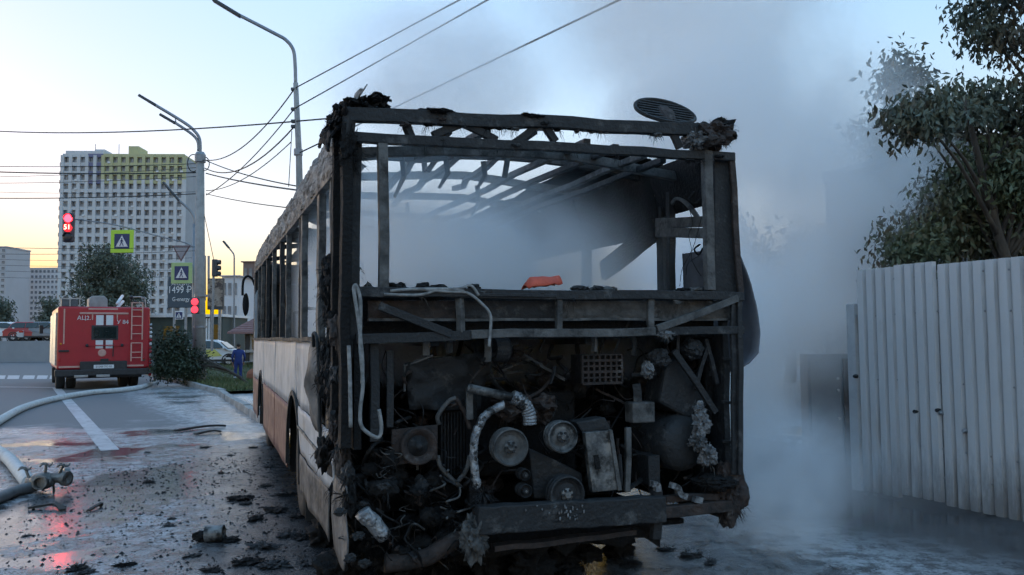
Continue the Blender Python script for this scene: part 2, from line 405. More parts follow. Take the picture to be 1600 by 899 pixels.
# painted markings
PAINT = mat('worn_road_paint', (0.50, 0.50, 0.51), (0.33, 0.33, 0.34), 3.0, 0.5, bump=0.2, c3=(0.10, 0.10, 0.105), c3lo=.55, c3hi=.66, c3scale=5)
def flat(name, poly, m_, z):
    b = MB(); b.add([(p.x, p.y, z) for p in poly], [tuple(range(len(poly)))]); o = b.build(name, m_); return tag(o, kind='structure')
def ribbon(name, a, b, w, m_, z=0.004):
    d = (b - a).normalized(); n_ = Vector((-d.y, d.x, 0)) * w / 2
    return flat(name, [a - n_, b - n_, b + n_, a + n_], m_, z)
ribbon('lane_line', on_ground(88, 606), on_ground(172, 704), 0.24, PAINT)
ribbon('stop_line', on_ground(-90, 604.5), on_ground(92, 606), 0.22, PAINT, 0.008)
for x0, x1 in ((-62, -44), (-36, -18), (-10, 9), (13, 31), (37, 55), (59, 75), (79, 97), (103, 121)):
    flat('crosswalk_stripe', [on_ground(x0 - 2, 592.5), on_ground(x1 - 2, 592.5), on_ground(x1, 587), on_ground(x0, 587)], PAINT, 0.004)

# kerb of single stones along the verge
KSTONE = mat('kerb_concrete', (0.34, 0.335, 0.325), (0.22, 0.215, 0.21), 5, 0.85, bump=0.4, c3=(0.10, 0.10, 0.10), c3lo=.56, c3hi=.7)
kerb = empty('kerb', K0); tag(kerb, kind='structure')
kb = MB(); kb.box((0, 0, 0.04), (0.98, 0.16, 0.22)); k0 = kb.build('kerb_stone', KSTONE, kerb, bevel=0.015)
kang = math.atan2(RD.y, RD.x)
kpts = [(st(i + 0.5, 0.08) - K0, kang) for i in range(0, 30)]
a_, b_ = K0, on_ground(388, 645)
ka2 = math.atan2((b_ - a_).y, (b_ - a_).x); nk = int((b_ - a_).length)
kpts += [((b_ - a_).normalized() * (i + 0.5), ka2) for i in range(nk + 3)]
for i, (p_, an) in enumerate(kpts):
    o = k0 if i == 0 else child_copy(k0, (0, 0, 0))
    o.location = (p_.x + random.uniform(-.012, .012), p_.y + random.uniform(-.012, .012), random.uniform(-.012, .012)); o.rotation_euler = (0, 0, an + R(random.uniform(-1, 1)))

# grass verge behind the kerb
SOIL = mat('verge_soil', (0.065, 0.075, 0.035), (0.05, 0.045, 0.028), 2.2, 0.95, bump=0.6, c3=(0.09, 0.075, 0.05))
edge_d = (b_ - a_).normalized()
def verge_near(t):   # near end of the verge follows the kerb's bend
    return -t * 0.0 - (0.0 if t < 0 else 0.0)
vv = []; S_ = np.linspace(-1, 30, 50); T_ = np.linspace(0.16, 9.0, 24)
cross = RN.dot(edge_d); along = RD.dot(edge_d)
def vpt(s, t, z=0.0):
    q = st(s, t); return Vector((q.x, q.y, hfun(q.x, q.y) + 0.09 + z))
def s_min(t):       # the kerb's second leg leaves K0 along edge_d
    return (along / cross) * t + 0.1 if cross > 0.05 else 0.0
VV = np.array([vpt(max(0, s_min(t)) + (30 - max(0, s_min(t))) * i / 49, t) for i in range(50) for t in T_])
VF = np.array([(i * 24 + j, i * 24 + j + 1, (i + 1) * 24 + j + 1, (i + 1) * 24 + j) for i in range(49) for j in range(23)])
verge = raw_mesh('verge', VV, VF, SOIL); tag(verge, kind='structure')
GRASS = mat('grass_blades', (0.10, 0.13, 0.045), (0.055, 0.085, 0.03), 3, 0.7, c3=(0.17, 0.15, 0.075), c3lo=.52, c3hi=.66, c3scale=1.3)
nb_ = 26000
t_ = 0.2 + 8.7 * rng.random(nb_) ** 1.2; s0_ = np.maximum(0.05, np.array([s_min(t) for t in t_])); s_ = s0_ + (28 - s0_) * rng.random(nb_) ** 1.25
bx = np.array([tuple(vpt(a, b, -0.01)) for a, b in zip(s_, t_)]); ang = rng.random(nb_) * 6.283; hh = 0.06 + 0.14 * rng.random(nb_) ** 1.5; ww = 0.012 + 0.012 * rng.random(nb_)
lean = (rng.random((nb_, 2)) - .5) * 0.16
dx = np.stack([np.cos(ang) * ww, np.sin(ang) * ww, 0 * ww], 1)
tip = bx + np.stack([lean[:, 0], lean[:, 1], hh], 1)
V_ = np.concatenate([bx - dx, bx + dx, tip]); I_ = np.arange(nb_)
o = raw_mesh('grass', V_, np.stack([I_, I_ + nb_, I_ + 2 * nb_], 1), GRASS); tag(o, 'short scruffy green grass growing on the verge behind the kerb', 'grass', kind='stuff')

# ------------------------------------------------------------------ foliage
LEAF_D = mat('leaf_dark', (0.105, 0.125, 0.085), (0.055, 0.070, 0.052), 1.6, 0.55, c3=(0.12, 0.085, 0.06), c3lo=.50, c3hi=.66, c3scale=1.1)
LEAF_M = mat('leaf_green', (0.115, 0.14, 0.070), (0.058, 0.078, 0.044), 1.6, 0.55, c3=(0.14, 0.095, 0.065), c3lo=.48, c3hi=.66, c3scale=0.9)
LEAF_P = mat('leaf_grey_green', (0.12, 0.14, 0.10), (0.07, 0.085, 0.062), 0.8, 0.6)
LEAF_B = mat('leaf_bush', (0.035, 0.055, 0.028), (0.018, 0.030, 0.018), 2.5, 0.6)
BARK = mat('bark', (0.085, 0.07, 0.055), (0.04, 0.034, 0.03), 8, 0.9, bump=0.8, stretch=(1, 1, .25))
def leaves(name, clumps, per, size, material, parent, spread=0.35, droop=0.5, aspect=0.42):
    C = np.array([c for c in clumps]); k = len(C); n = k * per
    base = np.repeat(C, per, 0) + rng.normal(size=(n, 3)) * np.array([spread, spread, spread * 0.8])
    d = rng.normal(size=(n, 3)); d[:, 2] -= droop * 1.6; d /= np.linalg.norm(d, axis=1)[:, None]
    w = np.cross(d, rng.normal(size=(n, 3))); w /= np.linalg.norm(w, axis=1)[:, None]
    nn = np.cross(d, w); L_ = (size * (0.6 + 0.8 * rng.random(n)))[:, None]
    a = base; b = base + d * L_; m1 = base + d * L_ * .45 + w * L_ * aspect * .5 + nn * L_ * .10; m2 = base + d * L_ * .45 - w * L_ * aspect * .5 + nn * L_ * .10
    I = np.arange(n)
    return raw_mesh(name, np.concatenate([a, m1, b, m2]), np.concatenate([np.stack([I, I + n, I + 2 * n], 1), np.stack([I, I + 2 * n, I + 3 * n], 1)]), material, parent)
def clump_cloud(cs, n):
    # cs: list of (center, radii); points biased to the shell of each lobe
    out = []; w = np.array([c[1][0] * c[1][1] * c[1][2] for c in cs]) ** 0.7; w /= w.sum()
    for i in rng.choice(len(cs), n, p=w):
        c, r = cs[i]; d = rng.normal(size=3); d /= np.linalg.norm(d)
        q = rng.random() ** 0.45
        out.append(np.array(c) + d * np.array(r) * q)
    return out
def tree(name, label, base, lobes, nclump, per, leaf, material, trunk_r, cat='tree', group=None, spread=0.35, droop=0.5, limbs=16, trunk_top=None):
    # lobes in metres relative to the base
    root = empty(name, base); tag(root, label, cat, group)
    cl = clump_cloud(lobes, nclump)
    leaves('crown', cl, per, leaf, material, root, spread, droop)
    tb = MB(); top = Vector(trunk_top or (np.mean([l[0][0] for l in lobes]), np.mean([l[0][1] for l in lobes]), max(l[0][2] for l in lobes)))
    pts = [Vector((0, 0, -0.2)), top * 0.3 + Vector((random.uniform(-.1, .1), random.uniform(-.1, .1), 0)), top * 0.65, top]
    tb.tube(pts, trunk_r, 8, [1.15, .85, .6, .2], smooth=4)
    tr = tb.build('trunk', BARK, root, smooth=True)
    lb = MB()
    for i in range(limbs):
        c = Vector(cl[random.randrange(len(cl))]); k = min(0.95, max(0.15, c.z / top.z * random.uniform(.45, .8)))
        p = top * k; lb.tube([p, p.lerp(c, .5) + Vector((0, 0, .08 * (c - p).length)), c], trunk_r * .38, 5, [1, .6, .15], smooth=3)
    lb.build('limbs', BARK, root, smooth=True)
    return root

# tree in front of the tower
def lobe(px0, px1, py0, py1, Y, base, dep=None):
    a = at_y((px0 + px1) / 2, (py0 + py1) / 2, Y); rx = (px1 - px0) / 2 / F_PX * Y; rz = (py1 - py0) / 2 / F_PX * Y
    return ((a.x - base.x, a.y - base.y, a.z - base.z), (rx, dep or rx, rz))
b0 = Vector(((172 - 800) / F_PX * 62, 62, 0))
tree('street_tree', 'hazy grey-green tree standing behind the fire engine, before the tower', b0,
     [lobe(128, 200, 380, 440, 62, b0), lobe(110, 190, 410, 475, 62, b0), lobe(165, 235, 405, 475, 62, b0), lobe(125, 235, 440, 495, 62, b0)], 420, 26, 0.26, LEAF_P, .22, spread=.30, limbs=22)
b0 = Vector(((4 - 800) / F_PX * 70, 70, 0))
tree('street_tree', 'dark tree at the far left edge behind the low grey wall', b0, [lobe(-25, 14, 462, 500, 70, b0), lobe(-20, 14, 480, 515, 70, b0)], 90, 24, 0.3, LEAF_P, .2, limbs=8)
b0 = Vector(((74 - 800) / F_PX * 74, 74, 0))
tree('street_tree', 'small bushy tree beside the cab of the fire engine', b0, [lobe(66, 90, 465, 500, 74, b0), lobe(62, 92, 485, 515, 74, b0)], 80, 24, 0.3, LEAF_P, .18, limbs=8)
b0 = st(4.0, 2.0); b0.z = .05
bY = b0.y
tree('verge_bush', 'dense dark green bush at the foot of the thick concrete lamp post', b0,
     [lobe(240, 300, 540, 592, bY, b0, .8), lobe(250, 292, 510, 570, bY, b0, .7), lobe(280, 322, 545, 594, bY, b0, .7), lobe(238, 275, 555, 594, bY, b0, .7)], 300, 30, 0.11, LEAF_B, .05, cat='bush', spread=.14, droop=.2, limbs=24)
# trees behind the corrugated fence
b0 = Vector((7.6, 9.6, 0))
tree('overhanging_tree', 'dark leafy tree with drooping branches hanging into the top right corner', b0,
     [lobe(1485, 1640, -60, 25, 9.0, b0, .9), lobe(1505, 1600, 0, 78, 9.2, b0, .5), lobe(1560, 1700, 20, 100, 9.2, b0, .6), lobe(1610, 1800, -150, 40, 9.4, b0, 1.0)],
     130, 54, 0.088, LEAF_D, .10, spread=.11, droop=.9, limbs=14)
b0 = Vector((6.4, 9.8, 0))
tree('overhanging_tree', 'leafy tree whose dark branch reaches left over the pale metal fence', b0,
     [lobe(1378, 1490, 158, 200, 8.2, b0, .4), lobe(1385, 1470, 165, 195, 8.1, b0, .4), lobe(1400, 1480, 170, 228, 8.2, b0, .4), lobe(1410, 1500, 140, 200, 8.3, b0, .4), lobe(1440, 1560, 130, 210, 9.2, b0, .6), lobe(1500, 1640, 120, 235, 9.4, b0, .8), lobe(1590, 1780, 130, 260, 9.6, b0, .9)],
     165, 54, 0.086, LEAF_D, .09, spread=.10, droop=.9, limbs=14)
b0 = Vector((6.0, 10.6, 0))
tree('fence_shrub', 'dense green and brown shrub spilling over the top of the metal fence', b0,
     [lobe(1400, 1500, 330, 412, 9.8, b0, .6), lobe(1450, 1600, 260, 400, 10.0, b0, .8), lobe(1520, 1700, 230, 415, 10.2, b0, .9), lobe(1395, 1470, 370, 415, 9.6, b0, .5), lobe(1480, 1640, 340, 425, 9.7, b0, .6), lobe(1600, 1800, 250, 430, 10.2, b0, 1.0), lobe(1540, 1700, 200, 330, 9.6, b0, .7), lobe(1470, 1640, 225, 345, 9.3, b0, .5), lobe(1520, 1640, 215, 300, 9.1, b0, .4)],
     560, 52, 0.088, LEAF_M, .08, cat='shrub', spread=.15, droop=.8, limbs=40)
b0 = Vector((11.2, 22, 0))
tree('garden_tree', 'pale smoke-veiled tree rising behind the roof', b0,
     [lobe(1375, 1445, 90, 180, 22, b0), lobe(1330, 1470, 180, 260, 22, b0), lobe(1370, 1530, 200, 320, 22, b0), lobe(1390, 1430, 80, 130, 22, b0), lobe(1450, 1640, 220, 330, 22, b0)], 420, 26, 0.20, LEAF_P, .2, spread=.25, limbs=30)

for i, (px, Y, w, h, lab_) in enumerate(((1130, 24, 150, 190, 'smoke-veiled tree farthest left in the yard behind the bus'), (1230, 27, 150, 160, 'smoke-veiled tree in the middle of the yard'), (1300, 22, 130, 170, 'smoke-veiled tree standing nearest the shed roof'))):
    b0 = Vector(((px - 800) / F_PX * Y, Y, 0))
    tree('garden_tree', lab_, b0, [lobe(px - w * .45, px + w * .45, 520 - h, 520, Y, b0), lobe(px - w * .6, px + w * .1, 540 - h * .7, 560, Y, b0), lobe(px - w * .1, px + w * .6, 550 - h * .8, 560, Y, b0)], 240, 26, 0.24, LEAF_P, .18, spread=.35, limbs=12)

# ------------------------------------------------------------------ the burnt-out bus
bus = empty('burnt_bus', BUS_LOC, BUS_YAW)
tag(bus, 'burnt-out city bus with bare blackened rear frame and exposed engine', 'bus')
def bp_(px, py, v=0.0): return bus_plane(px, py, v)
def part(name, mb, m_, parent=bus, smooth=False, bevel=0.0): return mb.build(name, m_, parent, smooth, bevel)
def bar(name, a, b, w, h, m_=CHAR, v=0.0, v2=None, jit=0.006, parent=bus):
    # straight steel member between two measured points of a cross plane
    k = MB(); k.beam(bp_(*a, v), bp_(*b, v if v2 is None else v2), w, h, jit); return part(name, k, m_, parent, bevel=0.004)

# --- rear roof truss
bar('roof_beam', (541, 180), (1135, 205), .06, .076, jit=.009)
bar('truss_beam', (543, 214), (1146, 246), .05, .055)
for a, b in (((634, 188), (642, 214)), ((846, 188), (868, 222)), ((1046, 200), (1062, 232)), ((730, 190), (676, 212)), ((716, 190), (776, 220)), ((840, 196), (806, 222)), ((1096, 204), (1100, 236))):
    bar('truss_strut', a, b, .035, .045, v=0.01)
bar('truss_strut', (546, 176), (543, 212), .05, .06)
bar('truss_strut', (690, 240), (668, 268), .03, .035, v=1.0)
bar('truss_strut', (795, 232), (788, 278), .03, .035, v=.9)
bar('truss_strut', (662, 236), (664, 270), .03, .03, v=1.1)
for i in range(54):
    t = random.random(); row_ = random.choice((0, 0, 1, 2)); x = 548 + 590 * t; y = ((186, 24), (218, 32), (458, 10))[row_]; c = bp_(x, y[0] + y[1] * t + random.choice((-5, 5)), random.uniform(-.04, .03))
    k = MB(); k.blob(c, (random.uniform(.012, .04), .02, random.uniform(.006, .014)), 1.0, 3, 2, i); k.strands(c, (.03, .02, .008), 7, random.uniform(.02, .06), .005, 1.6); part('char_scab', k, random.choice((CHARB, CHARB, RUST, ASHSTEEL)))
# roof hoops and longitudinal rails of the opened roof
for i, (v, z, sag) in enumerate(((.45, 2.66, .02), (.95, 2.76, .05), (1.9, 2.78, .04), (2.9, 2.80, .05), (4.2, 2.8, .04), (5.6, 2.8, .05), (7.0, 2.78, .02), (8.4, 2.75, .02), (9.8, 2.7, .02))):
    k = MB(); k.sweep([Vector((u, v + random.uniform(-.03, .03), z + .10 * math.sin(math.pi * u / 2.5) - random.uniform(0, sag))) for u in np.linspace(.06, 2.44, 9)],
            [(-.025, -.03), (.025, -.03), (.025, .03), (-.025, .03)])
    part('roof_hoop', k, ASHSTEEL if i in (0, 2) else CHAR, bevel=.004)
for j, (u0, u1, z, e) in enumerate(((1.52, 1.34, 2.82, 5.6), (1.72, 1.50, 2.80, 6.5), (1.92, 1.86, 2.76, 5.0), (2.06, 2.02, 2.74, 9.8), (.86, .98, 2.84, 3.4), (.62, .66, 2.82, 2.4), (1.16, 1.22, 2.86, 2.1))):
    k = MB(); k.beam((u0, .12, z - .05), (u1, e, z + random.uniform(-.06, .02)), .045, .04, jit=.02, seg=9); part('roof_rail', k, ASHSTEEL if j % 2 == 0 else CHAR, bevel=.004)
for u, v, dz in ((.52, .95, .30), (.83, .95, .22), (1.36, 1.9, .26), (1.0, 2.9, .3), (1.12, 1.0, .2)):
    k = MB(); k.sweep([Vector((u, v, 2.80)), Vector((u + .02, v + .02, 2.80 - dz * .5)), Vector((u - .05, v, 2.80 - dz))], [(-.018, -.01), (.018, -.01), (.018, .01), (-.018, .01)], scale=[1, .9, .5]); part('hanging_strip', k, CHAR)
# left cant rail skin: wrinkled sheet along the whole left eave, ragged on top
NV = 200; grid = []
for i in range(NV + 1):
    v = .10 + (BUS_L - .1) * i / NV; row = []
    top = 1.0 - .30 * max(0, noise.noise(Vector((v * 1.1, 3.1, 0)))) - (.35 if 3.9 < v < 4.6 else 0)
    lift = .03 * noise.noise(Vector((v * 3, 0, 5)))
    for j in range(15):
        t = j / 14 * top; a = t * R(60)
        p_ = Vector((.0 + .26 * (1 - math.cos(a)), v, 2.555 + .016 * v + .50 * math.sin(a)))
        n_ = Vector((-math.cos(a), 0, math.sin(a)))
        p_ += n_ * (.030 * noise.noise(Vector((v * 5, t * 4, 1.3))) + .022 * noise.noise(Vector((v * 13 + t * 9, t * 9, 7.3))) + .012 * noise.noise(Vector((v * 31, t * 17, 3.3)))); p_.z += lift * t
        row.append(p_)
    grid.append(row)
k = MB(); k.sheet(grid, .006); part('roof_edge_skin', k, ROOFSK, smooth=True)
k = MB(); k.beam((.02, .02, 2.55), (.02, BUS_L, 2.71), .05, .05, jit=.006, seg=26); part('cant_rail', k, ASHSTEEL, bevel=.004)
# torn roof skin lying over the middle of the left eave
for v0, v1, up_ in ((2.6, 4.2, .30), (4.2, 6.2, .22), (6.3, 8.0, .14)):
    grid = []
    for i in range(15):
        v = v0 + (v1 - v0) * i / 14; row = []
        for j in range(6):
            t = j / 5
            row.append(Vector((.12 + .45 * t + .03 * noise.noise(Vector((v * 4, t * 4, 9))), v + .05 * noise.noise(Vector((v * 5, t * 3, 2))), 2.90 + up_ * math.sin(t * 2.2) * (.55 + .6 * abs(noise.noise(Vector((v * 2.4, 1.0, t))))))))
        grid.append(row)
    k = MB(); k.sheet(grid, .006); part('torn_roof_skin', k, CHARB, smooth=True)
# closed front half of the roof and the right eave
for v0, v1, u0, u1 in ((5.6, BUS_L, .5, 2.3), (.75, BUS_L, 2.0, 2.48)):
    grid = []
    for i in range(25):
        v = v0 + (v1 - v0) * i / 24
        grid.append([Vector((u0 + (u1 - u0) * j / 8, v + .08 * noise.noise(Vector((j * .7, v0, 3.3))) * (i in (0, 24)), 2.82 + .12 * math.sin(math.pi * (u0 + (u1 - u0) * j / 8) / 2.5) + .03 * noise.noise(Vector((v * 2, j * .8, 5))) - (.12 if j == 8 and u1 > 2.4 else 0))) for j in range(9)])
    k = MB(); k.sheet(grid, .008); part('roof_panel', k, CHARB, smooth=True)
# char clump on the left rear corner and the molten bundle on the right one
def clump(name, px, py, r, v=0.0, m_=CHARB, n=110, ln=.09, rough=.9, seed=1.0, sub=4, freq=2.5, w=.006):
    k = MB(); c = bp_(px, py, v) if not isinstance(px, Vector) else px
    k.blob(c, r, rough, freq, sub, seed); k.strands(c, r, n, ln, w); return part(name, k, m_)
edge_px = [(512, 202), (514, 186), (524, 174), (540, 164), (556, 156), (574, 152), (592, 150), (606, 147)]
grid = []
for i in range(29):
    t = i / 28 * (len(edge_px) - 1); a = int(min(t, len(edge_px) - 2)); f = t - a; px = edge_px[a][0] * (1 - f) + edge_px[a + 1][0] * f; py = edge_px[a][1] * (1 - f) + edge_px[a + 1][1] * f
    top_, row = bp_(px, py, .10), []
    drop = .15 - .08 * i / 28
    for j in range(10):
        s_ = j / 9; row.append(top_ + Vector((.02 * noise.noise(Vector((i * .5, j * .6, 1))), .34 * s_ - .10 * (1 - s_) + .03 * noise.noise(Vector((i * .7, j * .5, 4))), -drop * (1 - s_) ** 2 + .03 * noise.noise(Vector((i * .55, j * .7, 8))) - .03 * s_)))
    grid.append(row)
k = MB(); k.sheet(grid, .014); part('torn_roof_skin', k, CHARB)
for (px, py, r, s_) in ((584, 162, (.07, .12, .030), 1), (560, 168, (.07, .14, .045), 2), (534, 184, (.065, .12, .065), 3), (520, 198, (.035, .10, .045), 5)):
    clump('charred_insulation', px, py, r, v=.10, seed=s_, n=120, ln=.035)
clump('charred_insulation', 545, 236, (.05, .06, .10), v=.02, seed=8, n=80, ln=.12)
clump('charred_insulation', 682, 176, (.085, .05, .018), v=.0, seed=9, n=60, ln=.03)
clump('charred_insulation', 828, 183, (.07, .05, .014), v=.0, seed=10, n=60, ln=.03)
clump('molten_bundle', 1112, 212, (.13, .12, .085), v=.02, m_=RUST, seed=12, n=160, ln=.06)
clump('molten_bundle', 1085, 218, (.07, .09, .06), v=.0, m_=MELT, seed=13, n=60, ln=.05)
clump('charred_insulation', 1128, 205, (.07, .10, .07), v=.05, seed=14, n=120, ln=.06)
# louvred oval vent ring standing on the roof
vr = empty('roof_vent', bp_(1040, 176, .35)); vr.parent = bus; vr.rotation_euler = (R(50), R(3), 0)
k = MB(); ring = [Vector((.23 * math.cos(a), .145 * math.sin(a) * (1 if math.sin(a) > 0 else .75), 0)) for a in np.linspace(0, 2 * math.pi, 33)]
k.tube(ring, .014, 6); part('vent_ring', k, CHAR, vr)
for i in range(7):
    y = -.08 + .03 * i; xw = .21 * math.sqrt(max(.05, 1 - (y / .15) ** 2))
    k = MB(); k.box((0, y, 0), (2 * xw, .012, .02)); part('vent_slat', k, CHAR, vr)
k = MB(); k.blob((0.0, -.01, -.01), (.08, .105, .03), .25, 3, 3, 4); part('vent_core', k, RUST, vr)

# --- rear window posts
bar('corner_post', (541, 196), (538, 700), .055, .10, CHARB, v=.02, jit=.008)
bar('corner_post', (557, 224), (553, 560), .055, .06, v=.06, jit=.008)
bar('window_post', (597, 216), (599, 452), .055, .05, ASHSTEEL, v=.0, jit=.006)
bar('corner_post', (526, 200), (522, 640), .04, .07, CHARB, v=.2, jit=.006)
bar('window_post', (1104, 236), (1109, 454), .06, .05, ASHSTEEL, jit=.004)
k = MB(); q = [bp_(1117, 240, .03), bp_(1144, 238, .03), bp_(1158, 458, .03), bp_(1117, 458, .03)]; k.prism(q, (0, .07, 0)); part('corner_post', k, CHAR, bevel=.006)
k = MB(); k.beam(bp_(1142, 240, .0), bp_(1157, 458, .0), .03, .04, .004); part('corner_post', k, RUST, bevel=.004)
# inside of the right wall: posts, header panels, curved rail
for v, w in ((.78, .09), (2.1, .08), (3.4, .08), (4.8, .08), (6.2, .08), (7.6, .08), (9.0, .08)):
    k = MB(); k.beam((2.44, v, .9), (2.44, v, 2.72), w, .07, .008, seg=7, up=Vector((1, 0, 0))); part('right_window_post', k, CHAR, bevel=.004)
k = MB(); k.beam((2.40, .62, 1.4), (2.40, .60, 2.70), .05, .05, .008, seg=6, up=Vector((1, 0, 0))); part('right_window_post', k, CHAR, bevel=.004)
for v0, v1, z0, z1, m_ in ((.12, .78, 2.42, 2.76, CHARB), (.78, 2.10, 2.30, 2.80, CHARB), (2.11, 3.40, 2.32, 2.80, CHARB), (3.41, 4.80, 2.30, 2.80, CHARB), (4.81, 6.2, 2.30, 2.8, CHAR), (6.21, 10.2, 2.30, 2.8, CHARB)):
    k = MB(); k.sheet([[Vector((2.42 - .10 * t + .02 * noise.noise(Vector((v * 3, t * 3, 4))), v, z0 + (z1 - z0) * t)) for t in np.linspace(0, 1, 5)] for v in np.linspace(v0, v1, 10)], .01); part('header_panel', k, m_, smooth=True)
for z0, z1, m_ in ((2.30, 2.35, ASHSTEEL), (2.22, 2.28, ASHSTEEL)):
    k = MB(); k.beam((2.40, .10, z0), (2.40, .78, z1 + .03), .06, .07, .004); part('header_rail', k, m_, bevel=.006)
k = MB(); k.tube([bus_side(1051, 318, 2.40), bus_side(1060, 310, 2.40), bus_side(1075, 320, 2.40), bus_side(1094, 346, 2.40)], .018, 8, smooth=5); part('curved_rail', k, ASHSTEEL, smooth=True)
k = MB(); k.beam((2.40, .82, 2.34), (2.40, 1.7, 2.10), .05, .16, .01, seg=4); part('fallen_duct', k, CHARB)
for pts, r in ((((1085, 300), (1076, 312), (1086, 318), (1098, 306)), .006), (((1094, 382), (1085, 390), (1092, 398), (1098, 388)), .007), (((1078, 330), (1082, 350), (1076, 368), (1080, 392), (1066, 420), (1062, 448)), .0022), (((1096, 340), (1088, 372), (1080, 400), (1088, 420), (1096, 432)), .0022), (((1092, 400), (1075, 412), (1072, 430)), .002)):
    k = MB(); k.tube([bp_(x, y, .10) for x, y in pts], r, 5, smooth=5); part('dangling_wire', k, CHARB)

# --- rear beams below the window
bar('sill_beam', (556, 456), (1158, 464), .07, .055, CHAR)
bar('sill_beam', (600, 461), (868, 463), .045, .022, CHAR, v=-.02)
bar('waist_beam', (556, 530), (735, 524), .05, .055, CHAR)
bar('waist_beam', (735, 523), (1022, 518), .05, .05, ASHSTEEL, v=-.01)
bar('waist_beam', (1022, 518), (1160, 516), .05, .05, CHAR)
for a, b in (((718, 466), (720, 520)), ((873, 464), (873, 516)), ((1017, 462), (1017, 516))):
    bar('waist_strut', a, b, .035, .04, ASHSTEEL, v=-.005)
bar('waist_brace', (592, 478), (704, 522), .03, .045, CHAR, v=-.02)
bar('waist_brace', (1152, 466), (1026, 514), .03, .045, ASHSTEEL, v=-.025)
for x0, x1, m_ in ((575, 712, RUST), (724, 868, CHAR), (878, 1012, ASHSTEEL), (1022, 1148, ASHSTEEL)):
    k = MB(); a = bp_(x0, 470, .06); b = bp_(x1, 470, .06); c = bp_(x1, 499, .06); d = bp_(x0, 501, .06)
    k.sheet([[a.lerp(b, i / 8).lerp(d.lerp(c, i / 8), j / 4) + Vector((0, .01 * noise.noise(Vector((i * .6, j * .9, x0))), 0)) for j in range(5)] for i in range(9)], .012); part('waist_panel', k, m_)
k = MB(); k.beam(bp_(575, 500, .05), bp_(1148, 499, .05), .06, .015, .003, seg=12); part('waist_lip', k, ASHSTEEL)
# ash, rags and cables lying along the window sill
for i in range(26):
    x = random.choice([random.uniform(575, 745), random.uniform(880, 1000), random.uniform(1060, 1110)])
    k = MB(); k.blob(bp_(x, 449 + (x - 570) * .012, .05 + random.random() * .1), (random.uniform(.02, .06), .05, random.uniform(.012, .03)), .7, 2.5, 3, i); part('ash_heap', k, random.choice([CHAR, ASHSTEEL, CHARB]))
k = MB(); c = bp_(847, 446, .12)
k.sheet([[Vector((c.x - .11 + .22 * i / 8, c.y - .06 + .12 * j / 5, c.z - .035 + .07 * math.sin(math.pi * (j + .5) / 6) * (1 if i > 0 else .4) + .012 * noise.noise(Vector((i * .9, j * .8, 1))) + .02 * i / 8)) for j in range(6)] for i in range(9)], .008); o = part('orange_scrap', k, ORANGE, smooth=True); tag(o, 'bright orange melted plastic scrap on the sill')
for pts in (((610, 455), (650, 452), (700, 456), (730, 458), (752, 474), (766, 492), (766, 520), (764, 542)), ((600, 460), (655, 461), (690, 452), (725, 455)), ((655, 452), (715, 451), (735, 446), (748, 462))):
    k = MB(); k.tube([bp_(x, y, -.045) for x, y in pts], .009, 7, smooth=6); part('bare_cable', k, CABLE, smooth=True)
for pts in (((556, 446), (563, 470), (563, 540), (567, 600), (563, 640), (566, 668), (590, 684), (596, 668), (592, 640)), ((558, 446), (553, 452), (560, 500), (566, 560), (566, 600)), ((545, 540), (547, 600), (548, 668))):
    k = MB(); k.tube([bp_(x, y, -.07) for x, y in pts], .0105, 8, smooth=6); part('bare_cable', k, CABLE, smooth=True)

# --- engine bay: dark box with firewall, side walls and floor
k = MB(); k.lohi((.08, 1.35, .35), (2.44, 1.39, 1.78)); part('engine_firewall', k, CHARB)
k = MB(); k.lohi((.05, .0, .95), (.09, 1.34, 1.55)); part('engine_side_wall', k, CHARB)
for u0, u1, z0 in ((.15, .72, 1.18), (.70, 1.25, 1.30), (1.28, 1.80, 1.12), (1.82, 2.35, 1.26)):      # black mats added under the deck to darken the firewall behind
    grid = [[Vector((u0 + (u1 - u0) * i / 9, .95 + .06 * noise.noise(Vector((i * .5, j * .5, u0 * 5))), 1.60 - (1.60 - z0 + .12 * noise.noise(Vector((i * .8, 3, u0)))) * j / 7)) for j in range(8)] for i in range(10)]
    k = MB(); k.sheet(grid, .015); part('firewall_dark_mat', k, CHARB, smooth=True)
k = MB(); k.lohi((.06, .16, 1.54), (2.44, .19, 1.80)); part('gap_block_plate', k, CHARB)  # added plate, stops bright smoke showing through the gaps below the sill
k = MB(); k.lohi((.2, .35, .30), (2.3, 2.3, .33)); part('glow_block_pan', k, CHARB)  # added pan, keeps the horizon glow from under the engine
grid = [[Vector((.75 + 1.35 * i / 14, .32 + .05 * noise.noise(Vector((i * .5, j, 1))), .44 - (.22 + .16 * noise.noise(Vector((i * .9, 2, 2)))) * j / 5)) for j in range(6)] for i in range(15)]
k = MB(); k.sheet(grid, .01); part('glow_block_sheet', k, CHARB)  # ragged dark sheet added to hide the yellow reflection below the bumper
k = MB(); k.lohi((.75, 2.75, .40), (1.85, 3.15, .66)); part('rear_axle', k, CHARB, bevel=.05)
for u in (.25, 2.25):
    k = MB(); k.lohi((u - .22, 2.2, .12), (u + .22, 2.22, .62)); part('glow_block_flap', k, RUBBER)  # flaps added to cut the glow reflected under the bus
k = MB(); k.lohi((.1, .25, 1.60), (2.4, 1.34, 1.64)); part('engine_deck', k, CHARB)
for u in (.55, 1.05, 1.55):
    k = MB(); k.beam((u, .2, 1.53), (u, 1.3, 1.53), .05, .06, .004); part('deck_bearer', k, CHAR)
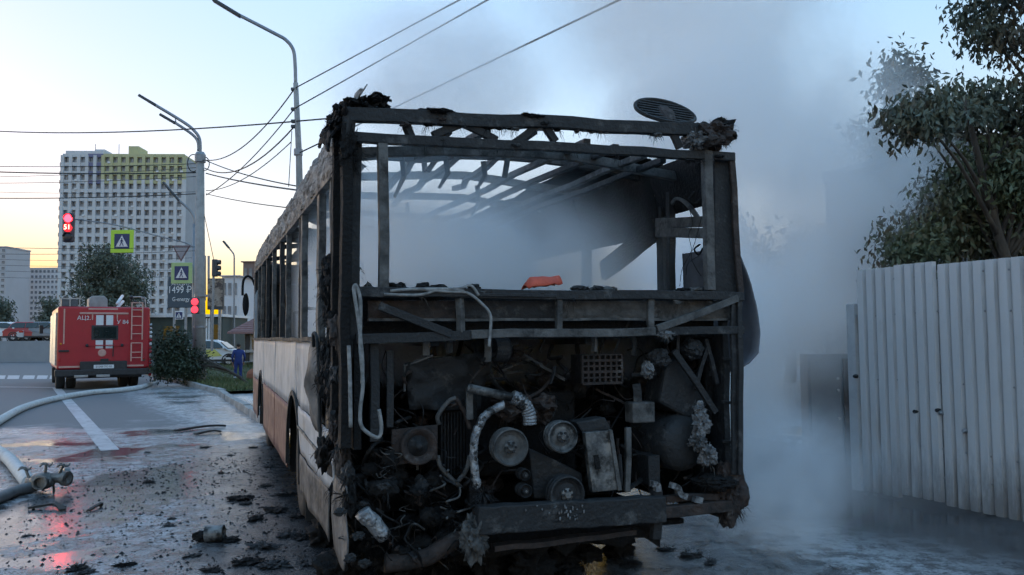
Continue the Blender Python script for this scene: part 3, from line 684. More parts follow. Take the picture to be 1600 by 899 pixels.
# drop hangers under the waist beam
for x, y0, y1, m_ in ((666, 534, 556, ASHSTEEL), (762, 530, 566, ASHSTEEL), (928, 524, 550, ASHSTEEL), (990, 524, 556, CHAR), (734, 604, 656, ASHSTEEL), (609, 548, 668, CHAR), (703, 530, 552, CHAR), (1060, 524, 560, CHAR)):
    bar('hanger', (x, y0), (x, y1), .04, .02, m_, v=.08)
bar('engine_frame_post', (584, 535), (584, 690), .05, .05, CHAR, v=.05); bar('engine_frame_post', (737, 600), (737, 790), .05, .05, CHARB, v=.2)
# crumpled heat shield (upper left)
grid = []
for i in range(13):
    row = []
    for j in range(10):
        a = bp_(632, 572 - 4, .22).lerp(bp_(770, 548, .30), i / 12); b = bp_(640, 640, .22).lerp(bp_(750, 640, .32), i / 12)
        p_ = a.lerp(b, j / 9); row.append(p_ + Vector((0, .07 * noise.noise(Vector((i * .45, j * .5, 2.2))), .01 * noise.noise(Vector((i * .8, j, 4))))))
    grid.append(row)
k = MB(); k.sheet(grid, .008); part('heat_shield', k, CHAR, smooth=True)
k = MB(); k.tube([bp_(632, 612, .19), bp_(632, 572, .19), bp_(650, 566, .19), bp_(676, 556, .19)], .008, 6); part('shield_edge', k, ASHSTEEL)
k = MB(); k.lathe(bp_(780, 545, .15), (1, .2, 0), [(.001, -.05), (.07, -.05), (.08, -.03), (.08, .03), (.07, .05), (.001, .05)], 20); part('air_canister', k, CHAR)
# fan flange on its plate
k = MB(); a, b, c, d = bp_(612, 672, .12), bp_(684, 664, .12), bp_(684, 718, .12), bp_(612, 728, .12); k.prism([a, b, c, d], (0, .03, 0)); part('flange_plate', k, RUST, bevel=.004)
fl = bp_(654, 697, .10)
k = MB(); k.lathe(fl, (0, -1, 0), [(.03, -.02), (.055, -.02), (.068, .0), (.095, .022), (.105, .02), (.108, 0), (.10, -.03)], 28); part('flange', k, RUST, smooth=True)
k = MB(); k.lathe(fl, (0, -1, 0), [(.001, .035), (.018, .035), (.022, .02), (.03, .0), (.06, -.01), (.065, -.03)], 20); part('flange_hub', k, CHAR, smooth=True)
# radiator with its curved frame
k = MB(); k.lohi(tuple(bp_(688, 752, .30)), tuple(bp_(736, 640, .36))); part('radiator', k, CHARB)
for i in range(9):
    x = 690 + i * 5; k = MB(); k.beam(bp_(x, 645, .285), bp_(x, 745, .285), .006, .012); part('radiator_fin', k, CHAR)
for pts in (((686, 664), (684, 650), (700, 628), (712, 622)), ((712, 622), (726, 645), (734, 670)), ((684, 712), (690, 732), (720, 762)), ((734, 712), (728, 735), (716, 752))):
    k = MB(); k.tube([bp_(x, y, .14) for x, y in pts], .014, 7, smooth=4); part('radiator_frame', k, ASHSTEEL if pts[0][1] in (664, 712) else RUST, smooth=True)
# coolant pipes: foil-wrapped hose and steel elbow
k = MB(); k.tube([bp_(x, y, .02) for x, y in ((746, 762), (741, 730), (740, 700), (746, 670), (760, 648), (788, 632))], .024, 12, smooth=8, jit=.003); part('foil_hose', k, ALUFOIL, smooth=True)
k = MB(); k.tube([bp_(x, y, v) for x, y, v in ((730, 606, .02), (752, 611, .02), (775, 616, .04), (802, 622, .06))], .026, 12, smooth=4); part('steel_pipe', k, ALU, smooth=True)
pts = spline([bp_(x, y, .05) for x, y in ((800, 620), (816, 628), (826, 645), (828, 664))], 8)
k = MB(); k.tube(pts, .038, 12, [1.0 + (.12 if i % 2 else 0) for i in range(len(pts))]); part('corrugated_elbow', k, ALUFOIL)
# belt pulleys
def pulley(name, px, py, r, m_, v=.02, hub=ALU, ring=None):
    c = bp_(px, py, v); k = MB()
    k.lathe(c, (0, -1, 0), [(r * .30, -.03), (r * .30, .02), (r * .62, .012), (r * .78, .02), (r * .92, .04), (r, .036), (r, .02), (r * .93, .01), (r, 0), (r, -.02), (r * .93, -.03), (r, -.04), (r * .6, -.05)], 32)
    o = part(name, k, m_, smooth=False)
    k = MB(); k.lathe(c, (0, -1, 0), [(.001, .05), (r * .16, .05), (r * .20, .04), (r * .34, .034), (r * .36, .01)], 16); part('pulley_hub', k, hub, o)
    for i in range(6):
        a = i * math.pi / 3; k = MB(); k.lathe(c + Vector((r * .27 * math.cos(a), -.034, r * .27 * math.sin(a))), (0, -1, 0), [(.001, .012), (.008, .012), (.008, -.004)], 6); part('pulley_bolt', k, CHAR, o)
    return o
pulley('pulley', 795, 698, .108, ASHSTEEL); pulley('pulley', 876, 682, .094, ALU, v=-.02); pulley('pulley', 883, 772, .11, CHAR, v=.0); pulley('pulley', 817, 741, .034, CHAR); pulley('pulley', 818, 766, .040, CHAR)
# engine block and the bits round it
k = MB(); k.lohi((.80, .35, .70), (1.52, 1.25, 1.20)); part('engine_block', k, CHARB, bevel=.02)
for i in range(8):
    c = Vector((random.uniform(.95, 1.3), random.uniform(.08, .3), random.uniform(1.02, 1.2))); k = MB(); k.blob(c, (.07, .08, .05), .7, 3, 3, i * 1.3); k.strands(c, (.07, .08, .05), 40, .06, .004); part('burnt_wiring', k, RUST)
k = MB(); k.prism([bp_(826, 700, .10), bp_(870, 720, .10), bp_(910, 740, .10), bp_(912, 780, .10), bp_(835, 780, .10)], (0, .2, 0)); part('timing_cover', k, CHAR, bevel=.01)
# tilted light grey cover with slot
a, b, c, d = bp_(914, 676, -.02), bp_(952, 673, -.02), bp_(966, 766, -.02), bp_(926, 770, -.02)
k = MB(); k.prism([a, b, c, d], (0, .05, 0)); cov = part('engine_cover', k, ALU, bevel=.005)
k = MB(); k.prism([bp_(928, 712, -.03), bp_(935, 711, -.03), bp_(939, 733, -.03), bp_(932, 734, -.03)], (0, .012, 0)); part('cover_slot', k, CHARB, cov)
k = MB(); k.prism([bp_(952, 672, -.03), bp_(957, 672, -.03), bp_(972, 766, -.03), bp_(966, 767, -.03)], (0, .08, 0)); part('cover_flange', k, ASHSTEEL, cov)
k = MB(); k.prism([bp_(900, 660, .02), bp_(946, 652, .02), bp_(956, 672, .02), bp_(910, 677, .02)], (0, .12, 0)); part('cover_head', k, CHAR, bevel=.01)
bar('steel_rod', (981, 668), (979, 768), .035, .03, ASHSTEEL, v=.02); bar('steel_rod', (968, 710), (970, 760), .02, .02, CHAR, v=.0)
k = MB(); k.lohi(tuple(bp_(989, 662, .05)), tuple(bp_(1010, 626, .16))); part('relay_box', k, ASHSTEEL, bevel=.01)
k = MB(); k.beam(bp_(994, 600, .1), bp_(996, 628, .1), .05, .05, .004); part('relay_bracket', k, CHAR)
# perforated box
ga, gb2 = bp_(911, 600, .12), bp_(972, 554, .12)
pbx = MB(); pbx.lohi((ga.x, .14, ga.z), (gb2.x, .30, gb2.z)); pb = part('fuse_box', pbx, CHARB)
nxg, nzg = 7, 5; wx, wz = gb2.x - ga.x, gb2.z - ga.z
for i in range(nxg + 1):
    k = MB(); x = ga.x + wx * i / nxg; k.box((x, .13, (ga.z + gb2.z) / 2), (.012, .02, wz)); part('grid_bar', k, RUST, pb)
for j in range(nzg + 1):
    k = MB(); z = ga.z + wz * j / nzg; k.box(((ga.x + gb2.x) / 2, .128, z), (wx, .02, .010 if j % 2 else .016)); part('grid_bar', k, RUST, pb)
# molten lumps, tank, tilted casing on the right
k = MB(); k.blob(bp_(1012, 578, .06), (.035, .05, .05), .5, 3, 4, 3); part('molten_lump', k, MELT)
k = MB(); k.blob(bp_(1030, 560, .08), (.07, .06, .06), .5, 2, 4, 5); part('molten_lump', k, CHAR)
k = MB(); k.blob(bp_(1080, 545, .10), (.07, .08, .07), .4, 2, 4, 6); part('molten_lump', k, CHAR)
k = MB(); k.blob(bp_(1040, 512 + 10, -.03), (.05, .03, .022), .8, 4, 3, 16); k.strands(bp_(1040, 520, -.03), (.05, .03, .02), 60, .05, .004); part('melted_foam_tuft', k, MELT)
k = MB(); k.lathe(bp_(1052, 690, .22), (.15, -1, 0), [(.001, .16), (.10, .155), (.165, .12), (.18, .08), (.18, -.25)], 28); part('air_tank', k, CHAR, smooth=True)
k = MB(); k.prism([bp_(1040, 575, .12), bp_(1062, 556, .12), bp_(1116, 628, .12), bp_(1078, 655, .12), bp_(1030, 630, .12)], (0, .22, 0)); part('filter_casing', k, CHAR, bevel=.02)
bar('tail_brace', (1052, 548), (1118, 645), .03, .04, CHAR, v=.06); bar('tail_brace', (1086, 610), (1106, 540), .025, .03, CHAR, v=.1); bar('tail_brace', (1120, 600), (1102, 530), .025, .03, CHAR, v=.1)
for x0, x1, w in ((1130, 1134, .045), (1153, 1154, .035), (1146, 1147, .02)):
    bar('tail_post', (x0, 466), (x1, 742), w, .05, CHAR, v=.0 if w < .04 else .12, jit=.008)
bar('tail_post', (1105, 530), (1106, 660), .05, .03, CHARB, v=.2)
for y in (560, 628, 690): bar('tail_rung', (1128, y), (1154, y + 2), .02, .02, CHAR, v=.06)
for (x, y, r, s_) in ((1096, 660, (.05, .05, .07), 1), (1090, 690, (.045, .05, .05), 2), (1104, 712, (.05, .05, .06), 3), (1094, 640, (.03, .03, .04), 4)):
    k = MB(); c = bp_(x, y, .0); k.blob(c, r, .9, 3.2, 4, s_ + 20); k.strands(c, r, 14, .05, .008, .8); part('melted_foil', k, MELT)
for pts in (((1048, 758), (1058, 762), (1062, 772), (1072, 776)), ((1084, 780), (1096, 782)), ((1018, 756), (1026, 758), (1027, 768))):
    k = MB(); k.sweep(spline([bp_(x, y, -.02) for x, y in pts], 4), [(-.02, -.018), (.02, -.018), (.02, .018), (-.02, .018)]); part('bent_bracket', k, MELT)
k = MB(); k.lohi((1.90, .1, .62), (1.98, .5, .80)); part('chassis_bracket', k, CHAR)
# bumper and lower members
k = MB(); a, b = bp_(744, 812, -.03), bp_(1036, 794, -.03); k.beam(a, b, .09, .155, .004, seg=14); part('bumper_beam', k, CHAR, bevel=.008)
k = MB(); k.beam(bp_(1030, 800, .0), bp_(1152, 790, .0), .07, .07, .01, seg=6); part('bumper_beam', k, RUST, bevel=.006)
k = MB(); k.beam(bp_(770, 856, .05), bp_(990, 830, .05), .08, .03, .006, seg=8); part('tow_plate', k, RUST)
bar('bumper_hanger', (1026, 766), (1024, 842), .06, .05, CHAR, v=.0); bar('bumper_hanger', (1038, 780), (1120, 776), .05, .04, RUST, v=.03)
k = MB(); c = bp_(1140, 775, .05); k.blob(c, (.10, .10, .17), .6, 2.2, 4, 31); k.strands(c, (.10, .1, .17), 140, .07, .007, .8); part('charred_corner', k, RUST)
k = MB(); c = bp_(1118, 752, .05); k.blob(c, (.13, .12, .05), .5, 2.2, 4, 33); k.strands(c, (.13, .1, .05), 90, .05, .006); part('charred_corner', k, CHARB)
for i in range(26):
    x, y = 884 + random.gauss(0, 22), 790 + random.random() * 22; k = MB(); k.blob(bp_(x, y, -.085), (.006, .004, random.uniform(.005, .016)), .5, 3, 1, i); part('molten_drip', k, MELT)
# mess of the lower left: burnt insulation, hoses, tufts
for i in range(80):
    x = random.uniform(548, 740); y = random.uniform(700, 880)
    if x > 690 and y < 760: continue
    v = random.uniform(.05, .5); r = random.uniform(.03, .075); c = bp_(x, y, v)
    if c.z < .2: continue
    k = MB(); k.blob(c, (r, r * .8, r * random.uniform(.5, 1)), .8, 2.4, 3, i * 2.1); k.strands(c, (r, r, r), 22, .06, .005, 1.0); part('burnt_rubble', k, random.choice([CHARB, CHARB, CHARB, CHAR]), smooth=True)
for i in range(60):
    x = random.uniform(600, 1110); y = random.uniform(560, 760); c = bp_(x, y, random.uniform(.35, .9)); r = random.uniform(.03, .09)
    k = MB(); k.blob(c, (r, r, r * random.uniform(.4, 1)), .9, 2.8, 3, i * 1.7); part('burnt_rubble', k, random.choice([CHARB, CHAR, RUST]), smooth=True)
for i in range(90):
    x = random.uniform(570, 1110); y = random.uniform(535, 750); p_ = [bp_(x, y, .3)]
    for j in range(4): x += random.uniform(-26, 26); y += random.uniform(-4, 34); p_.append(bp_(x, y, random.uniform(.12, .5)))
    k = MB(); k.tube(p_, random.choice([.003, .004, .004, .006, .011]), 5, smooth=5); part('burnt_hose', k, random.choice([CHARB, CHARB, CHAR, RUST]), smooth=True)
for i in range(60):
    x = random.uniform(556, 740); y = random.uniform(690, 860); p_ = [bp_(x, y, .1)]
    for j in range(4): x += random.uniform(-22, 22); y += random.uniform(-10, 22); p_.append(bp_(x, min(y, 890), random.uniform(.0, .3)))
    k = MB(); k.tube(p_, random.choice([.002, .003, .004, .007]), 5, smooth=5); part('burnt_wire', k, random.choice([CHARB, CHAR, RUST, ASHSTEEL]), smooth=True)
for i in range(46):
    x = random.uniform(580, 1110); y = random.uniform(545, 770); v = random.uniform(.06, .5); a = bp_(x, y, v); an = random.choice([0, 1.57, .4, -.5, 1.2]); ln = random.uniform(.06, .26)
    k = MB(); b = a + Vector((math.cos(an), random.uniform(-.3, .3), math.sin(an))) * ln; k.beam(a, b, random.uniform(.012, .035), random.uniform(.006, .02), .004, seg=4); part('bent_strap', k, random.choice([CHAR, CHARB, RUST, CHAR, ASHSTEEL]))
for i in range(44):
    c = Vector((random.uniform(.05, 2.3), random.uniform(.25, 2.1), random.uniform(.02, .16))); r = random.uniform(.07, .14)
    k = MB(); k.blob(c, (r, r, r * random.uniform(.5, 1)), 1.0, 3.0, 4, i * 1.13); k.strands(c, (r, r, r), 20, .06, .005, 1.0); part('glow_block_rubble', k, CHARB, smooth=True)  # burnt rubble, spread under the bus to block low light from the horizon
k = MB(); k.tube([bp_(x, y, -.02) for x, y in ((566, 800), (584, 818), (600, 838))], .045, 14, [1, 1, .95], smooth=4, jit=.003); part('exhaust_stub', k, ALUFOIL, smooth=True)
k = MB(); k.tube([bp_(x, y, .1) for x, y in ((600, 880), (660, 872), (720, 838), (752, 800))], .05, 10, smooth=5, jit=.006); part('exhaust_pipe', k, RUST, smooth=True)
k = MB(); c = bp_(740, 840, -.03); k.blob(c, (.07, .05, .10), .9, 3.2, 4, 41); k.strands(c, (.07, .05, .10), 150, .045, .005, .7); part('grey_fibre_tuft', k, ASHSTEEL)
k = MB(); k.strands(bp_(756, 772, -.02), (.03, .02, .02), 60, .10, .003, .6); part('wire_tuft', k, CHAR)
for (x, y) in ((560, 838), (548, 872), (570, 880), (600, 760), (532, 800)):
    k = MB(); k.blob(bp_(x, y, -.02), (.03, .02, .02), .9, 3, 3, x); part('molten_lump', k, CHAR)
k = MB(); k.strands(bp_(606, 758, .0), (.02, .02, .06), 18, .06, .004, 1.0); part('wire_tuft', k, CHAR)

# --- left side skin: panels follow real seams, wheel arches cut out
RW_V, FW_V, W_R = 2.95, 8.05, .47
def arch_z(v, v0, r=.60):
    d = abs(v - v0); return .48 + math.sqrt(max(0, r * r - d * d)) if d < r else 0
def skin(name, v0, v1, z0, z1, m_, n=26, edge=0.0, wav=.010, back=0.0):
    grid = []
    for i in range(n + 1):
        v = v0 + (v1 - v0) * i / n; lo_ = max(z0, arch_z(v, RW_V), arch_z(v, FW_V)); row = []
        lo_ = min(lo_, z1 - .01)
        for j in range(9):
            z = lo_ + (z1 - lo_) * j / 8
            du_ = wav * noise.noise(Vector((v * 2.2, z * 2.6, z0 * 7))) + back
            vv_ = v + edge * noise.noise(Vector((z * 6, v0, 2))) * (1 - i / n)
            row.append(Vector((du_, vv_, z)))
        grid.append(row)
    k = MB(); k.sheet(grid, .006); return part(name, k, m_, smooth=True)
skin('side_panel', 2.72, 5.2, .95, 1.55, WPAINT); skin('side_panel', 5.22, 7.4, .95, 1.55, WPAINT); skin('side_panel', 7.42, BUS_L, .92, 1.55, WPAINT)
skin('side_panel', .95, 2.70, 1.0, 1.53, WPAINT, edge=.16, wav=.03)
skin('skirt_panel', 3.35, 5.2, .34, .945, REDP); skin('skirt_panel', 5.22, 7.5, .34, .945, REDP); skin('skirt_panel', 8.6, BUS_L, .34, .915, REDP, n=10)
skin('side_panel', .45, 2.55, .64, .995, WPAINT, edge=.10, wav=.02); skin('skirt_panel', .55, 2.45, .33, .63, BROWNP, edge=.1, wav=.02)
skin('side_panel', .22, .95, .72, 1.50, CHAR, edge=.25, wav=.04, back=.02); skin('skirt_panel', .05, .55, .30, .75, BROWNP, edge=.15, wav=.03, back=.015)
k = MB(); k.beam((-.012, .6, .80), (-.012, 2.4, .84), .012, .02, .002); part('trim_strip', k, ALU)
k = MB(); k.beam((-.01, .9, 1.545), (-.01, BUS_L, 1.555), .03, .03, .006, seg=24); part('window_sill', k, CHAR)
# peeling edge of burnt skin and hanging trim at the left rear
k = MB(); k.sheet([[Vector((-.02 - .07 * math.sin(t * 3) * s_ + .02 * noise.noise(Vector((t * 5, s_ * 4, 1))), .92 + .18 * s_ + .10 * noise.noise(Vector((t * 4, 1, 1))), .95 + .62 * t)) for s_ in np.linspace(0, 1, 6)] for t in np.linspace(0, 1, 16)], .006); part('peeled_skin', k, BROWNP, smooth=True)
k = MB(); k.tube([Vector((-.05, 1.02, 1.50)), Vector((-.06, .95, 1.58)), Vector((-.05, .85, 1.55)), Vector((-.04, .80, 1.3)), Vector((-.03, .83, 1.05)), Vector((-.03, .78, .85))], .012, 6, smooth=6); part('loose_trim', k, CHAR, smooth=True)
for i in range(34):
    z = random.uniform(.6, 2.0); c = Vector((random.uniform(-.05, .05), random.uniform(.08, .62), z)); r = random.uniform(.025, .07)
    k = MB(); k.blob(c, (r * .7, r, r * 1.5), .9, 2.8, 3, i * 3.3); k.strands(c, (r, r, r), 24, .07, .006, 1.2); part('peeled_char', k, random.choice([CHARB, RUST, CHAR, CHARB]))
for z, v in ((1.62, .45), (1.5, .38), (1.38, .42)):
    k = MB(); k.strands(Vector((-.03, v, z)), (.02, .05, .06), 14, .09, .005, 1.0); part('ash_flake', k, ASHSTEEL)
# window posts of the left side
for v, w, m_ in ((.40, .06, CHAR), (.66, .05, ASHSTEEL), (1.30, .13, ASHSTEEL), (2.42, .13, ASHSTEEL), (2.62, .05, CHAR), (3.9, .06, ASHSTEEL), (4.7, .08, CHAR), (5.9, .06, ASHSTEEL), (7.1, .08, CHAR), (8.3, .06, ASHSTEEL), (9.3, .06, ASHSTEEL), (BUS_L - .06, .1, WPAINT)):
    k = MB(); k.beam((.03, v, 1.54), (.03, v + random.uniform(-.02, .02), 2.55 + .015 * v), .05, w, .005, seg=6, up=Vector((0, 1, 0))); part('left_window_post', k, m_, bevel=.006)
# inner wall lining, floor, right outer wall, front end
k = MB(); k.lohi((.06, 1.4, .85), (2.40, BUS_L - .05, .90)); part('bus_floor', k, CHARB)
k = MB(); k.lohi((2.46, .12, .36), (2.50, BUS_L, 1.56)); part('right_side_wall', k, CHAR)
k = MB(); k.lohi((.05, 1.4, .9), (.09, BUS_L - .1, 1.52)); part('left_lining', k, CHARB)
k = MB(); k.lohi((.0, BUS_L, .4), (2.5, BUS_L + .06, 1.35)); part('front_panel', k, WPAINT)
for u in (.04, 1.25, 2.46):
    k = MB(); k.beam((u, BUS_L + .02, 1.35), (u, BUS_L - .1, 2.75), .08, .08, .004); part('front_post', k, CHAR)
k = MB(); k.lohi((.0, BUS_L - .08, 2.5), (2.5, BUS_L + .04, 2.85)); part('front_header', k, CHAR, bevel=.02)
for i in range(5):
    for u in (.5, 1.9):
        v = 2.6 + i * 1.25; k = MB(); k.beam((u - .3, v, 1.35), (u + .3, v, 1.35), .04, .04); k.beam((u - .3, v, 1.35), (u - .3, v + .05, 1.85), .03, .03); k.beam((u + .3, v, 1.35), (u + .3, v + .05, 1.85), .03, .03); k.beam((u - .3, v + .05, 1.85), (u + .3, v + .05, 1.85), .03, .03); k.beam((u - .25, v, .9), (u - .25, v, 1.35), .04, .04); part('seat_frame', k, CHAR)
k = MB(); k.blob(Vector((1.3, 3.2, 1.6)), (.5, .7, .35), .5, 2, 4, 6); part('collapsed_ceiling', k, CHARB)
# black panels added in the right windows and front end to darken the cabin
for v0, v1 in ((3.46, 4.74), (4.86, 6.14), (6.26, 7.54), (7.66, 8.94), (9.06, 10.3)):
    k = MB(); k.lohi((2.455, v0, 1.56), (2.47, v1, 2.40)); part('window_blackout', k, CHARB)
k = MB(); k.lohi((.08, BUS_L - .02, 1.36), (2.42, BUS_L, 2.5)); part('windscreen_blackout', k, CHARB)
k = MB(); k.lohi((.1, BUS_L - .3, .12), (2.4, BUS_L - .27, .42)); part('glow_block_valance', k, CHARB)  # added, with the axle box, to block horizon glow beneath the bus
k = MB(); k.lohi((.6, FW_V - .2, .16), (1.9, FW_V + .2, .5)); part('front_axle', k, CHARB, bevel=.05)
# wheels
def wheel(name, u, v, parent=bus):
    c = Vector((u, v, W_R)); o = empty(name, c); o.parent = parent
    k = MB(); k.lathe((0, 0, 0), (1, 0, 0), [(.28, -.12), (.36, -.14), (.44, -.13), (.47, -.09), (.47, .09), (.44, .13), (.36, .14), (.28, .12)], 32); part('tyre', k, RUBBER, o, smooth=True)
    k = MB(); k.lathe((0, 0, 0), (-1, 0, 0), [(.001, .10), (.09, .10), (.11, .05), (.20, .0), (.25, .03), (.285, .12), (.285, -.12)], 28); part('rim', k, ASHSTEEL, o, smooth=True)
    return o
wheel('wheel', .20, RW_V); wheel('wheel', .48, RW_V); wheel('wheel', 2.30, RW_V); wheel('wheel', .22, FW_V); wheel('wheel', 2.28, FW_V)
for v0 in (RW_V, FW_V):
    k = MB(); pts = [Vector((.0, v0 + .60 * math.cos(a), .48 + .60 * math.sin(a))) for a in np.linspace(-.15, math.pi + .15, 20)]
    k.sweep(pts, [(-.02, -.015), (.02, -.015), (.02, .015), (-.02, .015)], up=Vector((1, 0, 0))); part('wheel_arch', k, CHAR)
    k = MB(); k.lohi((.75, v0 - .62, .36), (.79, v0 + .62, 1.1)); part('arch_glow_screen', k, CHARB)
    for dv_ in (-.64, .62): k = MB(); k.lohi((.03, v0 + dv_, .30), (.75, v0 + dv_ + .02, 1.1)); part('arch_glow_screen', k, CHARB)  # end plates added so yellow light stays out of the wheel arch
    k = MB(); k.lohi((.03, v0 - .62, 1.1), (.79, v0 + .62, 1.13)); part('arch_glow_screen', k, CHARB)
k = MB(); k.lohi((.3, .9, .42), (2.2, BUS_L - .5, .55)); part('chassis', k, CHARB)
# mirror on the front left corner
mv = BUS_L + .15
mo = bp_(386, 470, mv)
k = MB(); k.tube([bp_(x, y, mv) for x, y in ((398, 446), (394, 436), (386, 432), (380, 440), (379, 462))], .022, 7, smooth=5); part('mirror_arm', k, CHARB, smooth=True)
k = MB(); k.blob(bp_(384, 476, mv), (.055, .05, .20), .05, 2, 3, 2); part('mirror', k, CHARB, smooth=True)
# buckled side flap standing off the right rear flank
fl_ = [(.02, 385), (.08, 400), (.15, 440), (.19, 480), (.21, 520), (.19, 555), (.10, 572), (.02, 582)]
grid = []
for t in np.linspace(0, 1, 14):
    py = 385 + 197 * t; z = bp_(1165, py, .05).z
    off = np.interp(py, [a[1] for a in fl_], [a[0] for a in fl_])
    grid.append([Vector((2.49 + off * 1.1 * math.sin(math.pi / 2 * s_), .04 + .55 * (1 - s_) , z + .01 * noise.noise(Vector((t * 4, s_ * 3, 5))))) for s_ in np.linspace(0, 1, 8)])
k = MB(); k.sheet(grid, .012); part('side_flap', k, mat('blue_grey_panel', (.12, .13, .155), (.07, .075, .09), 4, .5, bump=.2), smooth=True)

# ------------------------------------------------------------------ fire engine
TRED = mat('fire_red_paint', (0.42, 0.018, 0.028), (0.37, 0.017, 0.026), 3, 0.35, bump=0.0, c3=(.20, .03, .03), c3lo=.6, c3hi=.8)
TWHITE = mat('white_stripe', (0.72, 0.72, 0.74), (0.62, 0.62, 0.64), 6, 0.5)
TPINK = mat('reflective_tape', (0.62, 0.36, 0.30), (0.50, 0.28, 0.24), 8, 0.45)
TBLACK = mat('black_plastic', (0.015, 0.015, 0.017), (0.03, 0.03, 0.033), 10, 0.5)
GLASSD = mat('dark_glass', (0.015, 0.022, 0.022), (0.02, 0.03, 0.028), 3, 0.06, spec=.8)
CHROME = mat('dull_metal', (0.45, 0.45, 0.46), (0.30, 0.30, 0.31), 10, 0.4, metal=.7)
TYRE = mat('tyre_rubber', (0.018, 0.018, 0.019), (0.03, 0.03, 0.03), 20, 0.85)
TAILL = mat('tail_lamp', (0.5, 0.02, 0.02), (0.4, .02, .02), 10, 0.25)
AMBER = mat('amber_lens', (0.6, 0.22, 0.02), (0.5, .18, .02), 10, 0.25)
tb_ = on_ground(162, 608)
SCL = tb_.y / F_PX / math.cos(math.atan2(-tb_.x, tb_.y)) * math.cos(ROAD_A) * .985
trk = empty('fire_engine', tb_, ROAD_A)
tag(trk, 'red fire engine with white stripes and a rear ladder, seen from behind', 'fire engine')
def T(px, py, y=0.0): return Vector(((px - 164) * SCL, y, (606 - py) * SCL))
def tp(name, mb, m_, parent=trk, smooth=False, bevel=0.0): return mb.build(name, m_, parent, smooth, bevel)
def tbox(name, x0, y0, x1, y1, ya, yb, m_, parent=trk, bevel=0.01):
    k = MB(); a, b = T(x0, y1), T(x1, y0); k.lohi((a.x, ya, a.z), (b.x, yb, b.z)); return tp(name, k, m_, parent, bevel=bevel)
body = tbox('body', 95, 470, 233, 573, 0, 4.6, TRED, bevel=.06)
tbox('cab', 99, 478, 229, 570, 4.9, 6.9, TRED, bevel=.12)
tbox('chassis', 110, 572, 218, 588, .2, 6.6, TBLACK)
tbox('rear_bumper', 92, 573, 232, 584, -.12, .1, TBLACK, bevel=.03); tbox('under_bar', 120, 582, 140, 586, -.16, -.06, CHROME); tbox('under_bar', 152, 582, 172, 586, -.16, -.06, CHROME)
tbox('tow_box', 128, 560, 198, 580, -.10, .1, TBLACK, bevel=.02)
win = tbox('rear_window', 144, 501, 184, 525, -.02, .02, TBLACK, bevel=.01); tbox('pane', 147, 504, 181, 522, -.028, -.018, GLASSD, win, 0)
for x0, x1, y0, y1 in ((150.5, 161.5, 484, 500.5), (165.5, 176, 484, 500.5), (150.5, 161.5, 525.5, 539), (165.5, 176, 525.5, 539)):
    tbox('white_stripe', x0, y0, x1, y1, -.006, .002, TWHITE, bevel=0)
tbox('centre_seam', 162, 480, 165, 540, -.008, .002, mat('dark_red_seam', (.12, .012, .014), (.09, .01, .012), 4, .5), bevel=0)
rail = tbox('top_rail', 126, 479.5, 199, 482.5, -.03, .0, TPINK); 
for x in (145, 182): tbox('rail_hook', x - 1, 482, x + 1, 491, -.03, .0, TPINK)
tbox('tape_strip', 98, 567, 128, 570, -.006, .002, TPINK, bevel=0); tbox('tape_strip', 198, 567, 224, 570, -.006, .002, TPINK, bevel=0); tbox('tape_strip', 103.2, 474, 105.2, 531, -.006, .002, TPINK, bevel=0)
tbox('tape_strip', 139, 472.5, 183, 475, -.006, .002, TPINK, bevel=0)
tbox('licence_plate', 148, 566, 178, 572, -.125, -.10, TWHITE, bevel=.003)
text_mesh('plate_lettering', 'В 048 ОО 02', .085, TBLACK, trk, T(163, 569, -.127), (R(90), 0, 0), .001)
text_mesh('unit_lettering', 'АЦ2.1', .185, TWHITE, trk, T(135, 489, -.012), (R(90), 0, 0), .003)
text_mesh('unit_lettering', 'У 84', .185, TWHITE, trk, T(190.5, 495.5, -.012), (R(90), 0, 0), .003)
k = MB(); k.beam(T(138, 534, -.05), T(190, 534, -.05), .03, .03); tp('door_bar', k, TRED); 
for x in (138, 190): k = MB(); k.blob(T(x, 534, -.04), .05, .1, 2, 2); tp('door_latch', k, TBLACK)
k = MB(); k.lathe(T(160.5, 546.5, -.0), (0, -1, 0), [(.001, .02), (.06, .02), (.10, .015), (.12, 0)], 20); tp('badge', k, TPINK)
tbox('lock_handle', 158, 556, 170, 563, -.08, 0, TBLACK); tbox('door_handle', 97, 541, 112, 544, -.06, 0, TBLACK); tbox('reel_handle', 176, 530, 177.5, 553, -.03, 0, TBLACK)
for x, y in ((98.5, 557), (224, 558)): tbox('tail_lamp', x - 1.5, y - 2.5, x + 1.5, y + 2.5, -.03, .0, TAILL)
for x, y in ((100, 531), (219.5, 477)): tbox('marker_lamp', x - 1.5, y - 1.5, x + 1.5, y + 1.5, -.03, .0, AMBER)
lad = MB();
for x in (203.5, 220): lad.beam(T(x, 561, -.14), T(x, 530, -.14), .035, .035); lad.beam(T(x, 525, -.14), T(x, 462, -.14), .035, .035)
ld = tp('ladder', lad, TPINK)
for y in (463, 475, 486, 501, 515, 530.5, 546, 555): k = MB(); k.beam(T(203.5, y, -.14), T(220, y, -.14), .028, .028); tp('rung', k, TPINK, ld)
for y in (470, 520, 550):
    for x in (203.5, 220): k = MB(); k.beam(T(x, y, -.14), T(x, y, 0), .025, .025); tp('ladder_bracket', k, TBLACK, ld)
